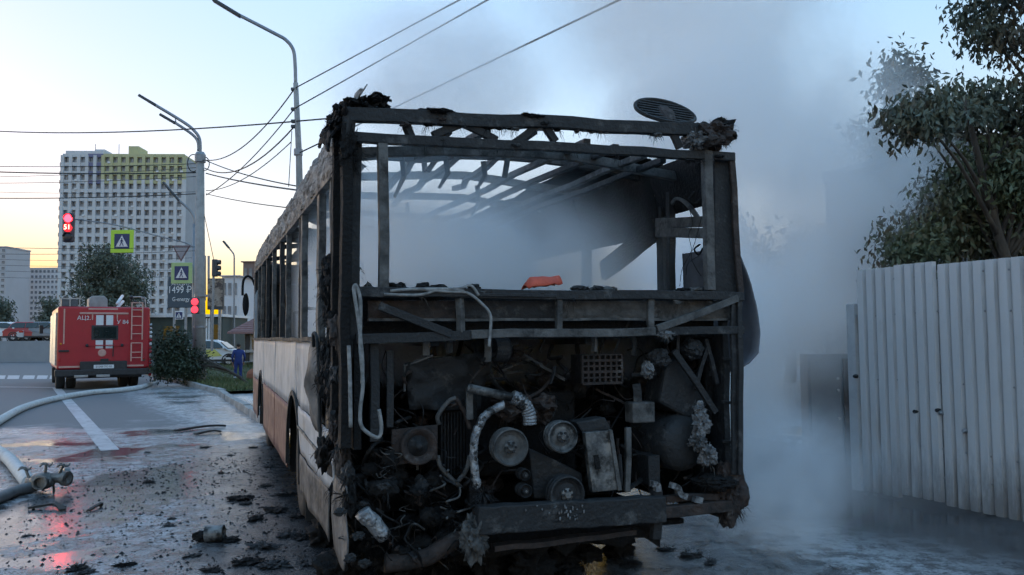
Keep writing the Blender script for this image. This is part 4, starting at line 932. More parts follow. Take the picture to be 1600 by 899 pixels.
# roof gear
tbox('roof_chest', 100, 458, 124, 470, .1, 1.2, mat('roof_chest_grey', (.16, .17, .18), (.10, .11, .12), 6, .6), bevel=.02)
k = MB()
for a, b in (((98, 470), (98, 457)), ((98, 457), (126, 457)), ((126, 457), (126, 470)), ((112, 457), (112, 470))): k.beam(T(*a, .05), T(*b, .05), .03, .03)
tp('roof_guard', k, CHROME)
k = MB(); k.prism([T(141, 470, .4), T(141, 455, .4), T(146, 451, .4), T(164, 451, .4), T(169, 457, .4), T(169, 470, .4)], (0, .9, 0)); tp('roof_cabinet', k, mat('roof_cabinet_grey', (.34, .34, .34), (.25, .25, .25), 5, .6), bevel=.02)
for a, b in (((183, 464), (201, 446)), ((184, 470), (202, 456))): k = MB(); k.tube([T(*a, .3), T(*b, 2.2)], .05, 10); tp('suction_pipe', k, TWHITE, smooth=True)
for x, y in ((106, 455), (119, 456), (212, 461), (206, 452), (228, 462)): k = MB(); k.blob(T(x, y, .5), .07, .3, 3, 2, x); k.beam(T(x, 470, .5), T(x, y, .5), .03, .03); tp('roof_fitting', k, TBLACK)
k = MB(); k.tube([T(227, 470, .3), T(226, 456, .3), T(220, 452, .3), T(206, 452, .5)], .02, 6, smooth=3); tp('grab_rail', k, CHROME)
tbox('side_locker', 92.5, 480, 95.5, 566, .2, 2.2, CHROME, bevel=.01); tbox('side_locker', 92.5, 480, 95.5, 566, 2.4, 4.4, CHROME, bevel=.01)
k = MB(); k.lohi((T(76, 0).x, 5.2, T(0, 512).z), (T(82, 0).x, 5.35, T(0, 496).z)); tp('wing_mirror', k, TBLACK, bevel=.02)
k = MB(); k.beam(T(80, 505, 5.3), T(99, 490, 5.3), .03, .03); tp('mirror_arm', k, TBLACK)
for i in range(14): 
    k = MB(); k.blob(T(234.5, 500 + i * 6.5, .06), (.05, .05, .05), .4, 3, 2, i); tp('side_coupling', k, random.choice([CHROME, TWHITE, TRED]))
def truck_wheel(x, y):
    o = empty('wheel', (x, y, .47)); o.parent = trk
    k = MB(); k.lathe((0, 0, 0), (1, 0, 0), [(.25, -.11), (.36, -.13), (.45, -.125), (.475, -.09), (.475, .09), (.45, .125), (.36, .13), (.25, .11)], 28); tp('tyre', k, TYRE, o, smooth=True)
    k = MB(); k.lathe((0, 0, 0), (-1, 0, 0), [(.001, .06), (.10, .06), (.12, 0), (.22, -.02), (.26, .1), (.26, -.1)], 20); tp('rim', k, CHROME, o)
for px in (102, 118, 198, 214): truck_wheel(T(px + 1, 0).x, 1.2)
for px in (106, 220): truck_wheel(T(px, 0).x, 5.6)
for px in (96, 229): tbox('mudguard', px - 4, 571, px + 4, 592, 1.8, 1.86, TBLACK)

# ------------------------------------------------------------------ fire hoses and their dividing valve
HOSE = mat('canvas_hose', (0.56, 0.56, 0.55), (0.42, 0.42, 0.42), 9, 0.7, bump=.3, c3=(.28, .28, .28), c3scale=3)
HOSED = mat('wet_dark_hose', (0.16, 0.16, 0.16), (0.10, 0.10, 0.105), 9, 0.55, bump=.3)
CAST = mat('cast_metal', (0.24, 0.23, 0.215), (0.12, 0.115, 0.11), 14, 0.45, metal=.6, bump=.4)
hr = .075
k = MB(); pts = [trk.matrix_basis @ T(234, 575, .0)] + []
trk_m = Matrix.Translation(tb_) @ Matrix.Rotation(ROAD_A, 4, 'Z')
w0 = trk_m @ T(233, 571, .9); w1 = trk_m @ T(240, 570, .2)
hp = [w0, w1] + [on_ground(x, y) + Vector((0, 0, hr)) for x, y in ((243, 597), (226, 607), (190, 613.5), (140, 618), (85, 628), (40, 641), (8, 658), (-22, 680), (-24, 700), (-6, 712), (14, 727), (34, 752), (46, 766))]
k.tube(hp, hr, 14, smooth=8); o = k.build('fire_hose', HOSE, smooth=True)
tag(o, 'pale canvas fire hose snaking from the fire engine to the brass valve', 'hose')
vb = on_ground(66, 768)
k = MB(); r2 = .055
k.tube([on_ground(x, y) + Vector((0, 0, r2)) for x, y in ((50, 770), (24, 776), (-4, 788), (-60, 812), (-160, 836))], r2, 12, smooth=6); o = k.build('fire_hose', HOSED, smooth=True)
tag(o, 'darker wet hose leaving the valve towards the left edge', 'hose')
val = empty('dividing_valve', vb); tag(val, 'metal hose dividing valve with handwheels lying on the wet road', 'valve')
mpx = vb.y / F_PX
def V3(px, py, dy=0.0): return Vector(((px - 66) * mpx, dy, (768 - py) * mpx))
k = MB(); k.blob(V3(66, 752), (.13, .11, .09), .15, 2, 3, 2); k.build('valve_body', CAST, val, smooth=True)
k = MB(); k.tube([V3(44, 756), V3(58, 753)], .06, 12); k.build('inlet', CAST, val, smooth=True)
k = MB(); k.lathe(V3(73, 752, -.08), (.15, -1, .1), [(.04, -.1), (.06, -.08), (.06, .05), (.072, .055), (.072, .09), (.052, .092), (.048, .03), (.001, .03)], 20); k.build('outlet', CAST, val)
k = MB(); k.lathe(V3(94, 748, .0), (1, -.25, -.05), [(.035, -.16), (.05, -.1), (.055, .03), (.075, .04), (.075, .09), (.05, .09), (.001, .06)], 18); k.build('outlet', CAST, val)
k = MB(); k.lathe(V3(84, 746, .1), (.8, .6, 0), [(.035, -.06), (.05, .03), (.07, .04), (.07, .09), (.001, .08)], 18); k.build('outlet', CAST, val)
for x, y, tx in ((71, 727, .1), (38, 733, -.2), (98, 728, .5)):
    c = V3(x, y, .0); k = MB(); k.tube([c + Vector((.055 * math.cos(a), .055 * math.sin(a), .012 * math.sin(3 * a))) for a in np.linspace(0, 6.2832, 18)], .009, 6); hwl = k.build('handwheel', CAST, val)
    for a in (0, 2.1, 4.2): k = MB(); k.beam(c, c + Vector((.055 * math.cos(a), .055 * math.sin(a), 0)), .012, .008); k.build('spoke', CAST, hwl)
    k = MB(); k.tube([c + Vector((0, 0, .015)), c.lerp(V3(66 + (x - 66) * .7, 750), .9)], .014, 7); k.build('valve_stem', CAST, val)
for x in (52, 80): k = MB(); k.beam(V3(x, 768, .05), V3(x + 2, 752, 0), .02, .02); k.build('foot', CAST, val)

# ------------------------------------------------------------------ debris on the road
STICK = mat('charred_wood', (0.02, 0.019, 0.018), (0.04, 0.036, 0.033), 14, .85, bump=.6)
for (x0, y0, x1, y1, r, lab) in ((274, 676, 352, 668, .03, 'thin charred strip lying farthest along the wet road'), (305, 681, 345, 677, .025, 'short charred strip just beside the longer thin strip'), (44, 797, 98, 800, .018, 'flat burnt strip in the puddle below the valve'), (138, 800, 156, 793, .012, 'short bent wire lying near the red reflection')):
    k = MB(); a, b = on_ground(x0, y0), on_ground(x1, y1); m_ = a.lerp(b, .55) + Vector((0, .12, .02)); k.sweep(spline([a + Vector((0, 0, r)), m_ + Vector((0, 0, r)), b + Vector((0, 0, r))], 5), [(-r * 1.5, -r * .5), (r * 1.5, -r * .5), (r * 1.5, r * .5), (-r * 1.5, r * .5)])
    tag(k.build('burnt_strip', STICK), lab, 'debris')
can = empty('burnt_can', on_ground(336, 846), R(25)); tag(can, 'crumpled burnt metal can with a pale inside lying near the bus', 'can')
k = MB(); k.lathe((0, 0, .075), (.95, -.35, .05), [(.062, -.09), (.075, -.09), (.078, .08), (.07, .085), (.064, .07), (.062, -.06), (.001, -.06)], 20); k.build('shell', ALU, can)
k = MB(); k.blob((-.09, .05, .05), (.10, .07, .05), .8, 2.6, 3, 5); k.strands((-.09, .05, .05), (.1, .07, .05), 50, .06, .006); k.build('charred_lump', CHARB, can); can.scale = (.8, .8, .8)
chunk_px = [(232, 754, .10), (230, 708, .06), (376, 780, .17), (384, 788, .08), (400, 812, .14), (430, 798, .16), (320, 700, .10), (445, 775, .14), (122, 890, .12), (135, 896, .09), (195, 884, .10), (360, 845, .11), (410, 856, .16), (450, 838, .12), (300, 870, .08), (268, 812, .05), (264, 822, .06), (420, 730, .10), (440, 715, .12), (466, 808, .12), (475, 840, .13), (385, 880, .15), (430, 885, .15), (480, 880, .14), (330, 892, .10), (90, 700, .03), (160, 720, .03), (42, 838, .05), (256, 770, .04), (345, 740, .06), (360, 712, .06), (395, 700, .08), (415, 760, .09), (1080, 870, .13), (1040, 860, .1), (980, 880, .12), (1110, 880, .09), (900, 890, .1), (1165, 838, .10)]
lab = 'lump of charred debris lying on the wet asphalt round the bus'
for i, (x, y, r) in enumerate(chunk_px):
    r *= .62; c = on_ground(x, y); k = MB(); k.blob((0, 0, r * .08), (r, r * random.uniform(.5, .9), r * .20), 1.2, 2.6, 4, i * 1.9); k.strands((0, 0, r * .25), (r, r * .7, r * .3), 26, r * .6, .009, .2)
    o = k.build('charred_debris', random.choice([CHARB, CHARB, CHAR])); o.location = c; o.rotation_euler = (0, 0, random.random() * 6); tag(o, lab, 'debris', 'charred lumps scattered round the bus')
# fine ash flakes nobody could count
n_ = 9000; uu = rng.normal(size=n_) * 1.3 - .9; vv = rng.random(n_) * 8.5 - 1.4
uu = np.where(rng.random(n_) < .15, rng.random(n_) * 3.2 - .3, uu); vv = np.where(uu > .2, -rng.random(n_) * 1.6, vv)
extra = 1800; ex = np.stack([-7 + rng.random(extra) * 7, 4 + rng.random(extra) ** .8 * 8], 1)
wx_ = np.concatenate([BUS_LOC.x + uu * cb - vv * sb_, ex[:, 0]]); wy_ = np.concatenate([BUS_LOC.y + uu * sb_ + vv * cb, ex[:, 1]]); n_ += extra
c_ = np.stack([wx_, wy_, np.zeros(n_)], 1); sz = (.003 + .020 * rng.random(n_) ** 3.2)[:, None]
a1 = rng.normal(size=(n_, 3)); a1[:, 2] = 0; a1 /= np.linalg.norm(a1, axis=1)[:, None]; a2 = np.stack([-a1[:, 1], a1[:, 0], 0 * a1[:, 0]], 1) * (.4 + .6 * rng.random((n_, 1)))
top = np.array([0, 0, 1.0]) * sz * (.3 + .5 * rng.random((n_, 1)))
VV_ = np.concatenate([c_ + a1 * sz, c_ + a2 * sz, c_ - a1 * sz * .8, c_ - a2 * sz, c_ + top]); I = np.arange(n_)
FF_ = np.concatenate([np.stack([I + a * n_, I + b * n_, I + 4 * n_], 1) for a, b in ((0, 1), (1, 2), (2, 3), (3, 0))])
o = raw_mesh('ash_flakes', VV_, FF_, CHARB); tag(o, 'fine black ash and soot flakes strewn over the wet road', 'ash', kind='stuff')

# ------------------------------------------------------------------ lamp posts, signs and wires
CONC = mat('post_concrete', (0.36, 0.345, 0.335), (0.28, 0.27, 0.26), 5, .85, bump=.3, c3=(.2, .19, .19), c3scale=1.2)
GALV = mat('galvanised_steel', (0.30, 0.31, 0.33), (0.22, 0.23, 0.25), 5, .5, metal=.5)
LAMPB = mat('lamp_housing', (0.06, 0.065, 0.075), (0.04, 0.045, 0.05), 5, .5)
WIRE = mat('overhead_cable', (0.02, 0.021, 0.023), (0.03, 0.03, 0.03), 3, .6)
def post_tube(name, root, pts, r, n=12, m_=GALV, scale=None, smooth=0):
    k = MB(); k.tube([p_ - root.location for p_ in pts], r, n, scale, smooth); return k.build(name, m_, root, smooth=True)
Y1 = 29.0; base1 = Vector((at_y(312, 590, Y1).x, Y1, 0)); A = lambda x, y, Y=Y1: at_y(x, y, Y)
p1 = empty('lamp_post', base1); tag(p1, 'thick concrete lamp post with twin steel arms beside the bush', 'lamp post')
k = MB(); k.tube([Vector((0, 0, -.3)), A(313, 238) - base1], .22, 16, [1.0, .60]); k.build('shaft', CONC, p1, smooth=True)
k = MB(); k.lathe(A(313, 243) - base1, (0, 0, 1), [(.10, -.28), (.19, -.25), (.19, .02), (.14, .10), (.07, .12)], 14); k.build('collar', GALV, p1)
for z in (2.0, 3.1): k = MB(); k.lathe((0, 0, z), (0, 0, 1), [(.18, -.04), (.222, -.04), (.222, .04), (.18, .04)], 16); k.build('band', GALV, p1)
post_tube('arm', p1, [A(313, 240), A(312, 218), A(303, 204), A(285, 190), A(232, 158)], .055, 8, smooth=5); post_tube('arm', p1, [A(310, 236), A(309, 222), A(300, 210), A(272, 191)], .05, 8, smooth=5)
for a, b in (((244, 165), (217, 149)), ((274, 193), (250, 179))): 
    k = MB(); k.beam(A(*a) - base1, A(*b) - base1, .16, .10); k.build('lamp_head', LAMPB, p1, bevel=.03)
k = MB(); k.beam(A(274, 185) - base1, A(275, 194) - base1, .03, .03); k.build('arm_tie', GALV, p1)
for cx, cy_, rr in ((302, 255, 9), (320, 256, 7)): k = MB(); k.tube([A(cx + rr * math.cos(a), cy_ + rr * 1.5 * math.sin(a)) - base1 for a in np.linspace(0, 6.28, 20)], .018, 5); k.build('cable_loop', WIRE, p1)
Y2 = 20.0; base2 = Vector((at_y(475, 560, Y2).x, Y2, 0)); A2 = lambda x, y, Y=Y2: at_y(x, y, Y)
p2 = empty('lamp_post', base2); tag(p2, 'tall slim lamp post with one long arm rising behind the bus roof', 'lamp post')
k = MB(); k.tube([Vector((0, 0, -.3)), A2(467, 240) - base2, A2(462, 130) - base2], .125, 12, [1.1, .62, .50]); k.build('shaft', CONC, p2, smooth=True)
k = MB(); k.lathe(A2(466, 236) - base2, (0, 0, 1), [(.06, -.12), (.11, -.11), (.11, .04), (.06, .06)], 12); k.build('band', GALV, p2)
post_tube('arm', p2, [A2(462, 136), A2(461, 100), A2(458, 78), A2(447, 63), A2(430, 53), A2(372, 23)], .045, 8, smooth=6)
k = MB(); k.beam(A2(376, 26) - base2, A2(333, 0) - base2, .17, .09); k.build('lamp_head', LAMPB, p2, bevel=.03)
for y in (140, 171, 190, 198): k = MB(); k.box(A2(460, y) - base2, (.16, .12, .08)); k.build('insulator', LAMPB, p2, bevel=.02)
Y3 = 34.0; base3 = Vector((at_y(304, 580, Y3).x, Y3, 0)); A3 = lambda x, y, Y=Y3: at_y(x, y, Y)
p3 = empty('lamp_post', base3); tag(p3, 'slender steel sign pole with lamp arm close behind the thick concrete post', 'lamp post')
k = MB(); k.tube([Vector((0, 0, -.3)), A3(304, 350) - base3], .11, 10, [1, .8]); k.build('shaft', GALV, p3, smooth=True)
post_tube('arm', p3, [A3(304, 352), A3(303, 340), A3(296, 328), A3(278, 312)], .05, 8, smooth=4); k = MB(); k.beam(A3(280, 314) - base3, A3(255, 285) - base3, .16, .09); k.build('lamp_head', LAMPB, p3, bevel=.02)
post_tube('sign_arm', p3, [A3(304, 388), A3(290, 380), A3(250, 370), A3(190, 354), A3(150, 347), A3(108, 342)], .03, 6, smooth=4)
Y4 = 66.0; base4 = Vector((at_y(366, 540, Y4).x, Y4, 0)); A4 = lambda x, y, Y=Y4: at_y(x, y, Y)
p4_ = empty('lamp_post', base4); tag(p4_, 'distant thin lamp post standing above the kiosk roof', 'lamp post')
k = MB(); k.tube([Vector((0, 0, -.3)), A4(366, 405) - base4], .09, 8, [1, .7]); k.build('shaft', GALV, p4_); post_tube('arm', p4_, [A4(366, 406), A4(365, 397), A4(357, 387)], .06, 6, smooth=3)
k = MB(); k.beam(A4(358, 388) - base4, A4(349, 377) - base4, .3, .14); k.build('lamp_head', LAMPB, p4_, bevel=.03)

SIGNB = mat('sign_blue', (0.018, 0.035, 0.13), (0.016, .03, .12), 8, .4); SIGNY = mat('fluorescent_border', (0.50, 0.78, 0.06), (0.45, 0.70, 0.05), 8, .45); SIGNW = mat('sign_white', (.75, .75, .76), (.66, .66, .68), 8, .45)
SIGNY2 = mat('faded_border', (0.42, 0.56, 0.25), (0.36, 0.50, 0.22), 8, .5); SIGNBK = mat('sign_back', (.33, .31, .33), (.27, .26, .28), 6, .6)
def crossing_sign(px, py, w, Y, border, label, wb=.66, hang=None):
    c = at_y(px, py, Y); S = w / F_PX * Y; o = empty('crossing_sign', c); tag(o, label, 'sign')
    k = MB(); k.box((0, 0, 0), (S, .05, S)); k.build('plate', border, o, bevel=.02)
    k = MB(); k.box((0, -.03, 0), (S * wb, .012, S * wb)); k.build('blue_field', SIGNB, o)
    k = MB(); h = S * wb * .42; k.prism([(-h * .95, -.042, -h * .85), (h * .95, -.042, -h * .85), (0, -.042, h * .95)], (0, .008, 0)); k.build('white_triangle', SIGNW, o)
    k = MB(); q = h
    k.blob((0, -.05, q * .42), (q * .11, .006, q * .11), 0, 1, 2)
    for a, b, w_ in (((0, .32), (-.03, -.15), .16), ((-.03, -.12), (-.30, -.75), .11), ((0, -.12), (.26, -.75), .11), ((.02, .25), (.22, -.08), .08), ((-.02, .25), (-.22, -.02), .08)):
        k.beam((a[0] * q, -.05, a[1] * q), (b[0] * q, -.05, b[1] * q), w_ * q, .006, up=Vector((0, 1, 0)))
    k.build('walking_figure', SIGNB, o)
    for z in (-.92, -.62): k = MB(); k.box((0, -.05, h * z), (h * 1.5 * (1 if z < -.8 else .0) + .001, .006, h * .05)); k.build('zebra_bar', SIGNB, o) if z < -.8 else None
    if hang: k = MB(); k.beam((0, .04, S / 2), (0, .04, S / 2 + hang), .04, .04); k.build('hanger', GALV, o)
    return o
crossing_sign(191, 377.5, 36, Y3 - .2, SIGNY, 'bright yellow-green bordered pedestrian crossing sign hanging over the road', hang=.35)
crossing_sign(284, 427, 33, Y3 - .3, SIGNY2, 'faded green bordered pedestrian crossing sign on the pole')
crossing_sign(280, 493, 13, 46, SIGNW, 'tiny white pedestrian sign below the dark price board', wb=.8)
c = at_y(283, 396, Y3 - .3); S = 29 / F_PX * Y3; o = empty('yield_sign', c); tag(o, 'grey inverted triangle yield sign above the crossing sign', 'sign')
k = MB(); k.prism([(-S / 2, 0, S * .42), (S / 2, 0, S * .42), (0, 0, -S * .45)], (0, .03, 0)); k.build('plate', mat('yield_edge', (.17, .10, .11), (.13, .08, .09), 5, .5), o)
k = MB(); k.prism([(-S * .38, -.008, S * .35), (S * .38, -.008, S * .35), (0, -.008, -S * .32)], (0, .008, 0)); k.build('field', SIGNBK, o)
# traffic light hung on the arm
REDL = mat('red_light', (0.9, 0.03, 0.04), (0.9, 0.03, 0.04), 5, .4, emit=((1.0, 0.004, 0.007), 9.0)); REDDIM = mat('red_glow_rim', (0.35, 0.03, 0.04), (0.3, .03, .04), 5, .5, emit=((1.0, .02, .03), .25)); LENSOFF = mat('unlit_lens', (.03, .03, .04), (.02, .02, .03), 5, .3)
DIG = mat('red_digits', (0.9, 0.1, 0.08), (0.9, .1, .08), 5, .4, emit=((1.0, 0.10, 0.07), 3.0))
tl = empty('traffic_light', at_y(108, 356, Y3 - .4)); tag(tl, 'red traffic light with countdown digits hanging before the tower', 'traffic light')
pxm = (Y3 - .4) / F_PX
k = MB(); k.box((0, 0, 0), (17 * pxm, .18, 47 * pxm)); k.build('housing', mat('traffic_housing', (.09, .06, .075), (.06, .05, .06), 5, .6), tl, bevel=.08)
for dz, m_, r in ((14.5, REDL, 6.2), (0, REDDIM, 6.8), (-15, LENSOFF, 6.8)):
    k = MB(); k.lathe((0, -.09, dz * pxm), (0, -1, 0), [(.001, .04), (r * .6 * pxm, .035), (r * pxm, .01), (r * 1.05 * pxm, 0)], 24); k.build('lens', m_, tl, smooth=True)
    k = MB(); pts = [Vector((r * 1.1 * pxm * math.cos(a), -.17, dz * pxm + r * 1.1 * pxm * math.sin(a))) for a in np.linspace(.1, math.pi - .1, 12)]
    k.sheet([[p_, p_ + Vector((0, .09, 0))] for p_ in pts], .01); k.build('visor', LENSOFF, tl)
text_mesh('countdown_digits', '51', 11 * pxm, DIG, tl, (0, -.16, 0), (R(90), 0, 0), .005)
k = MB(); k.beam((0, 0, 23 * pxm), (0, .2, 30 * pxm), .04, .04); k.build('hanger', GALV, tl)
# red standing-man light on the pole
pl = empty('pedestrian_light', at_y(305.5, 478, Y1 - 1.0)); tag(pl, 'small red pedestrian light at the concrete post', 'traffic light'); pm = (Y1 - 1) / F_PX
k = MB(); k.box((0, 0, 0), (12 * pm, .14, 25 * pm)); k.build('housing', MATS['traffic_housing'], pl, bevel=.03)
PEDR = mat('ped_red', (.7, .05, .07), (.7, .05, .07), 5, .4, emit=((1.0, .03, .05), .35))
for dz in (6, -6): k = MB(); k.lathe((0, -.075, dz * pm), (0, -1, 0), [(.001, .02), (5.2 * pm, .01), (5.6 * pm, 0)], 20); k.build('lens', PEDR, pl)
k = MB(); k.beam((0, .05, -10 * pm), (6 * pm, .4, -12 * pm), .04, .04); k.build('bracket', GALV, pl)
# side traffic light seen edge-on beyond the post
sl = empty('traffic_light', at_y(336, 419, 45)); tag(sl, 'dark edge-on traffic light on its own pole right of the concrete post', 'traffic light'); sm_ = 45 / F_PX
k = MB(); k.box((0, 0, 0), (8 * sm_, .3, 27 * sm_)); k.build('housing', LAMPB, sl, bevel=.05)
for dz in (9, 0, -9): k = MB(); k.lathe((4 * sm_, 0, dz * sm_), (1, 0, 0), [(.11, -.02), (.13, 0), (.13, .16), (.11, .16), (.10, 0)], 12); k.build('visor', LAMPB, sl)
k = MB(); k.tube([Vector((-2 * sm_, 0, 10 * sm_)), Vector((-3 * sm_, 0, -(419 - 527) * 0 - 130 * sm_))], .07, 8); k.build('pole', GALV, sl)

# price board, billboard, filling station, kiosk
PB = mat('price_board_blue', (.05, .075, .10), (.04, .06, .085), 3, .5)
pb_ = empty('price_board', at_y(279, 520, 50)); tag(pb_, 'dark advertising board with white price 1499 behind the crossing sign', 'billboard'); pm = 50 / F_PX
def PBp(px, py, dy=0): return Vector(((px - 279) * pm, dy, (520 - py) * pm))
k = MB(); k.lohi(tuple(PBp(261, 481, 0)), tuple(PBp(299, 433, .2))); k.build('panel', PB, pb_, bevel=.02)
for x in (271, 289): k = MB(); k.beam(PBp(x, 560, .1), PBp(x, 481, .1), .12, .12); k.build('leg', GALV, pb_)
text_mesh('price_lettering', '1499 ₽', 15.5 * pm, SIGNW, pb_, PBp(280, 453.5, -.02), (R(90), 0, 0), .006, sx=.82); text_mesh('heading_lettering', 'АКЦИЯ', 9 * pm, SIGNW, pb_, PBp(282, 443.5, -.02), (R(90), 0, 0), .006)
text_mesh('brand_lettering', 'G-energy', 9 * pm, SIGNW, pb_, PBp(282, 468, -.02), (R(90), 0, 0), .006, sx=.8)
BB = mat('faded_poster', (.20, .14, .10), (.42, .36, .31), 1.3, .6, c3=(.07, .05, .045), c3lo=.5, c3hi=.56, c3scale=1.8, stretch=(1, 1, 1.6))
b5 = empty('poster_board', at_y(335, 520, 52)); tag(b5, 'brown patterned poster board just right of the concrete post', 'billboard'); pm = 52 / F_PX
k = MB(); k.lohi((-12 * pm, 0, 36 * pm), (13 * pm, .25, 85 * pm)); k.build('frame', LAMPB, b5, bevel=.03); k = MB(); k.lohi((-11 * pm, -.02, 41 * pm), (12 * pm, .01, 83 * pm)); k.build('poster', BB, b5)
for x in (-6, 7): k = MB(); k.beam((x * pm, .12, -45 * pm), (x * pm, .12, 36 * pm), .15, .15); k.build('leg', GALV, b5)
fs_ = empty('filling_station', at_y(285, 560, 64)); tag(fs_, 'dark green low building with a white roof edge behind the bush', 'building'); pm = 64 / F_PX
k = MB(); k.lohi((-52 * pm, 0, -6 * pm), (62 * pm, 6, 64 * pm)); k.build('wall', mat('dark_green_wall', (.045, .065, .06), (.035, .05, .048), 2, .7), fs_)
k = MB(); k.lohi((-55 * pm, -.3, 64 * pm), (65 * pm, 6.3, 68 * pm)); k.build('roof_edge', SIGNW, fs_)
for x in (36, 40): k = MB(); k.lohi((x * pm, -.06, 0), ((x + 2.5) * pm, 0, 62 * pm)); k.build('pilaster', SIGNW, fs_)
k = MB(); k.lohi((-30 * pm, -.04, 10 * pm), (-5 * pm, .0, 50 * pm)); k.build('window', GLASSD, fs_); k = MB(); k.lohi((44 * pm, -.04, 4 * pm), (58 * pm, .0, 52 * pm)); k.build('door', GLASSD, fs_)
TILE = mat('pink_roof_tile', (.30, .17, .16), (.22, .12, .115), 6, .8, bump=.4); BRICKW = mat('pale_render', (.42, .39, .37), (.33, .31, .30), 4, .85)
ki = empty('kiosk', at_y(392, 565, 47)); tag(ki, 'small kiosk with a pinkish hipped tile roof beside the bus front', 'kiosk'); pm = 47 / F_PX
k = MB(); k.lohi((-10 * pm, 0, 0), (46 * pm, 2.6, 44 * pm)); k.build('wall', BRICKW, ki); k = MB(); k.lohi((-9 * pm, -.05, 0), (-2 * pm, .0, 42 * pm)); k.build('door', TBLACK, ki)
k = MB(); k.add([(-32 * pm, -.6, 46 * pm), (60 * pm, -.6, 46 * pm), (60 * pm, 3.2, 46 * pm), (-32 * pm, 3.2, 46 * pm), (5 * pm, 1.3, 74 * pm), (40 * pm, 1.3, 74 * pm), (-32 * pm, -.6, 43 * pm), (60 * pm, -.6, 43 * pm), (60 * pm, 3.2, 43 * pm), (-32 * pm, 3.2, 43 * pm)], [(0, 1, 5, 4), (1, 2, 5), (2, 3, 4, 5), (3, 0, 4), (0, 6, 7, 1), (1, 7, 8, 2), (2, 8, 9, 3), (3, 9, 6, 0), (6, 9, 8, 7)]); rf = k.build('roof', TILE, ki)
for i in range(8):
    z = (46 + 28 * (i + .5) / 8); t = (i + .5) / 8; k = MB(); x0 = (-32 + 37 * t) * pm; x1 = (60 - 20 * t) * pm; k.beam((x0, -.6 + 1.9 * t - .02, z * pm), (x1, -.6 + 1.9 * t - .02, z * pm), .06, .03); k.build('tile_course', TILE, rf)
k = MB(); k.lohi((-6 * pm, -.3, 14 * pm), (40 * pm, -.02, 18 * pm)); k.build('counter', BRICKW, ki); k = MB(); k.lohi((2 * pm, -.03, 19 * pm), (40 * pm, .0, 38 * pm)); k.build('window', GLASSD, ki)
# far low buildings beyond the kiosk
def block(name, label, px0, px1, pytop, Y, depth, cols, rows, wallm, rz=0.0, pybase=532, winm=None, cat='building', wfrac=.55):
    a, b = at_y(px0, pytop, Y), at_y(px1, pytop, Y); W_ = b.x - a.x; H_ = (a.z + b.z) / 2; o = empty(name, ((a.x + b.x) / 2, Y, 0), rz); tag(o, label, cat)
    k = MB(); k.lohi((-W_ / 2, 0, -1), (W_ / 2, depth, H_)); k.build('wall', wallm, o)
    k = MB(); k.lohi((-W_ / 2 - .3, -.3, H_), (W_ / 2 + .3, depth + .3, H_ + H_ * .012)); k.build('parapet', wallm, o)
    cw, rh = W_ / cols, H_ / (rows + .3); k = MB(); k.box((0, 0, 0), (cw * wfrac, .12, rh * .52)); w0_ = k.build('window', winm or GLASSF, o); first = True
    for c_i in range(cols):
        for r_i in range(rows):
            q = w0_ if first else child_copy(w0_, (0, 0, 0)); first = False
            q.location = (-W_ / 2 + cw * (c_i + .5), -.04, rh * (r_i + .75))
    return o
GLASSF = mat('far_window_glass', (.13, .14, .16), (.30, .31, .33), .22, .25, lo=.42, hi=.6)  # lightened to carry sky reflection and distance haze in the colour
GREYB = mat('grey_facade', (.52, .50, .52), (.46, .445, .46), .08, .9); PINKB = mat('pinkish_facade', (.55, .49, .49), (.48, .43, .43), .08, .9); WHITEB = mat('white_facade', (.68, .66, .67), (.60, .58, .60), .1, .85); BRICKB = mat('brown_facade', (.24, .17, .15), (.2, .14, .125), .1, .9)  # pale far facades stand in for distance haze
block('house', 'pale two-storey house behind the poster board', 347, 372, 432, 95, 10, 3, 3, WHITEB)
block('house', 'brown block at the left of the bus front, highest beside it', 380, 420, 410, 130, 12, 5, 4, BRICKB)
block('apartment_block', 'long pale apartment slab left of the tower, behind the fire engine', 35, 92, 420, 430, 18, 9, 14, WHITEB)
block('apartment_block', 'narrow tall apartment block cut by the left picture edge', -32, 10, 387, 400, 20, 5, 16, GREYB)
block('apartment_block', 'low hazy pinkish block between the two pale slabs', 10, 36, 437, 520, 20, 5, 12, PINKB)
for x in (326, 320): k = MB(); k.tube([at_y(x, 400, 80), at_y(x, 470, 80)], .12, 6); tag(k.build('thin_mast', GALV), 'thin mast just right of the concrete post, %s one' % ('farther' if x == 326 else 'nearer'), 'mast')

# ------------------------------------------------------------------ the apartment tower
TY = 280.0; tm = TY / F_PX; tw_a = at_y(98, 240, TY); tw_b = at_y(284, 248, TY)
TYAW = math.atan2(tw_a.x, TY) * -1 + R(-3)
TW = (tw_b.x - tw_a.x) / math.cos(TYAW) * .99; TH = tw_a.z
tow = empty('apartment_tower', (tw_a.x, TY, 0), R(3)); tag(tow, 'tall white grid-fronted apartment tower with yellow-green top storeys', 'building')
TW = (tw_b.x - tw_a.x); NC, NR = 15, 21; cw, rh = TW / NC, (TH - 1.5) / NR
TWALL = mat('tower_infill', (.40, .41, .43), (.34, .35, .37), .3, .85); TWH = mat('tower_white', (.62, .62, .63), (.55, .55, .57), .3, .8); TYEL = mat('tower_yellow', (.54, .52, .30), (.48, .46, .27), .3, .85); TVIO = mat('tower_violet', (.20, .20, .32), (.17, .17, .28), .3, .85); TSAL = mat('tower_side_sun_tint', (.48, .33, .26), (.42, .29, .24), .3, .85)  # flank salmon puts the low sun's warm light into the colour
k = MB(); k.lohi((0, .9, -2), (TW, 20, TH - .8)); k.build('core_wall', TWALL, tow)
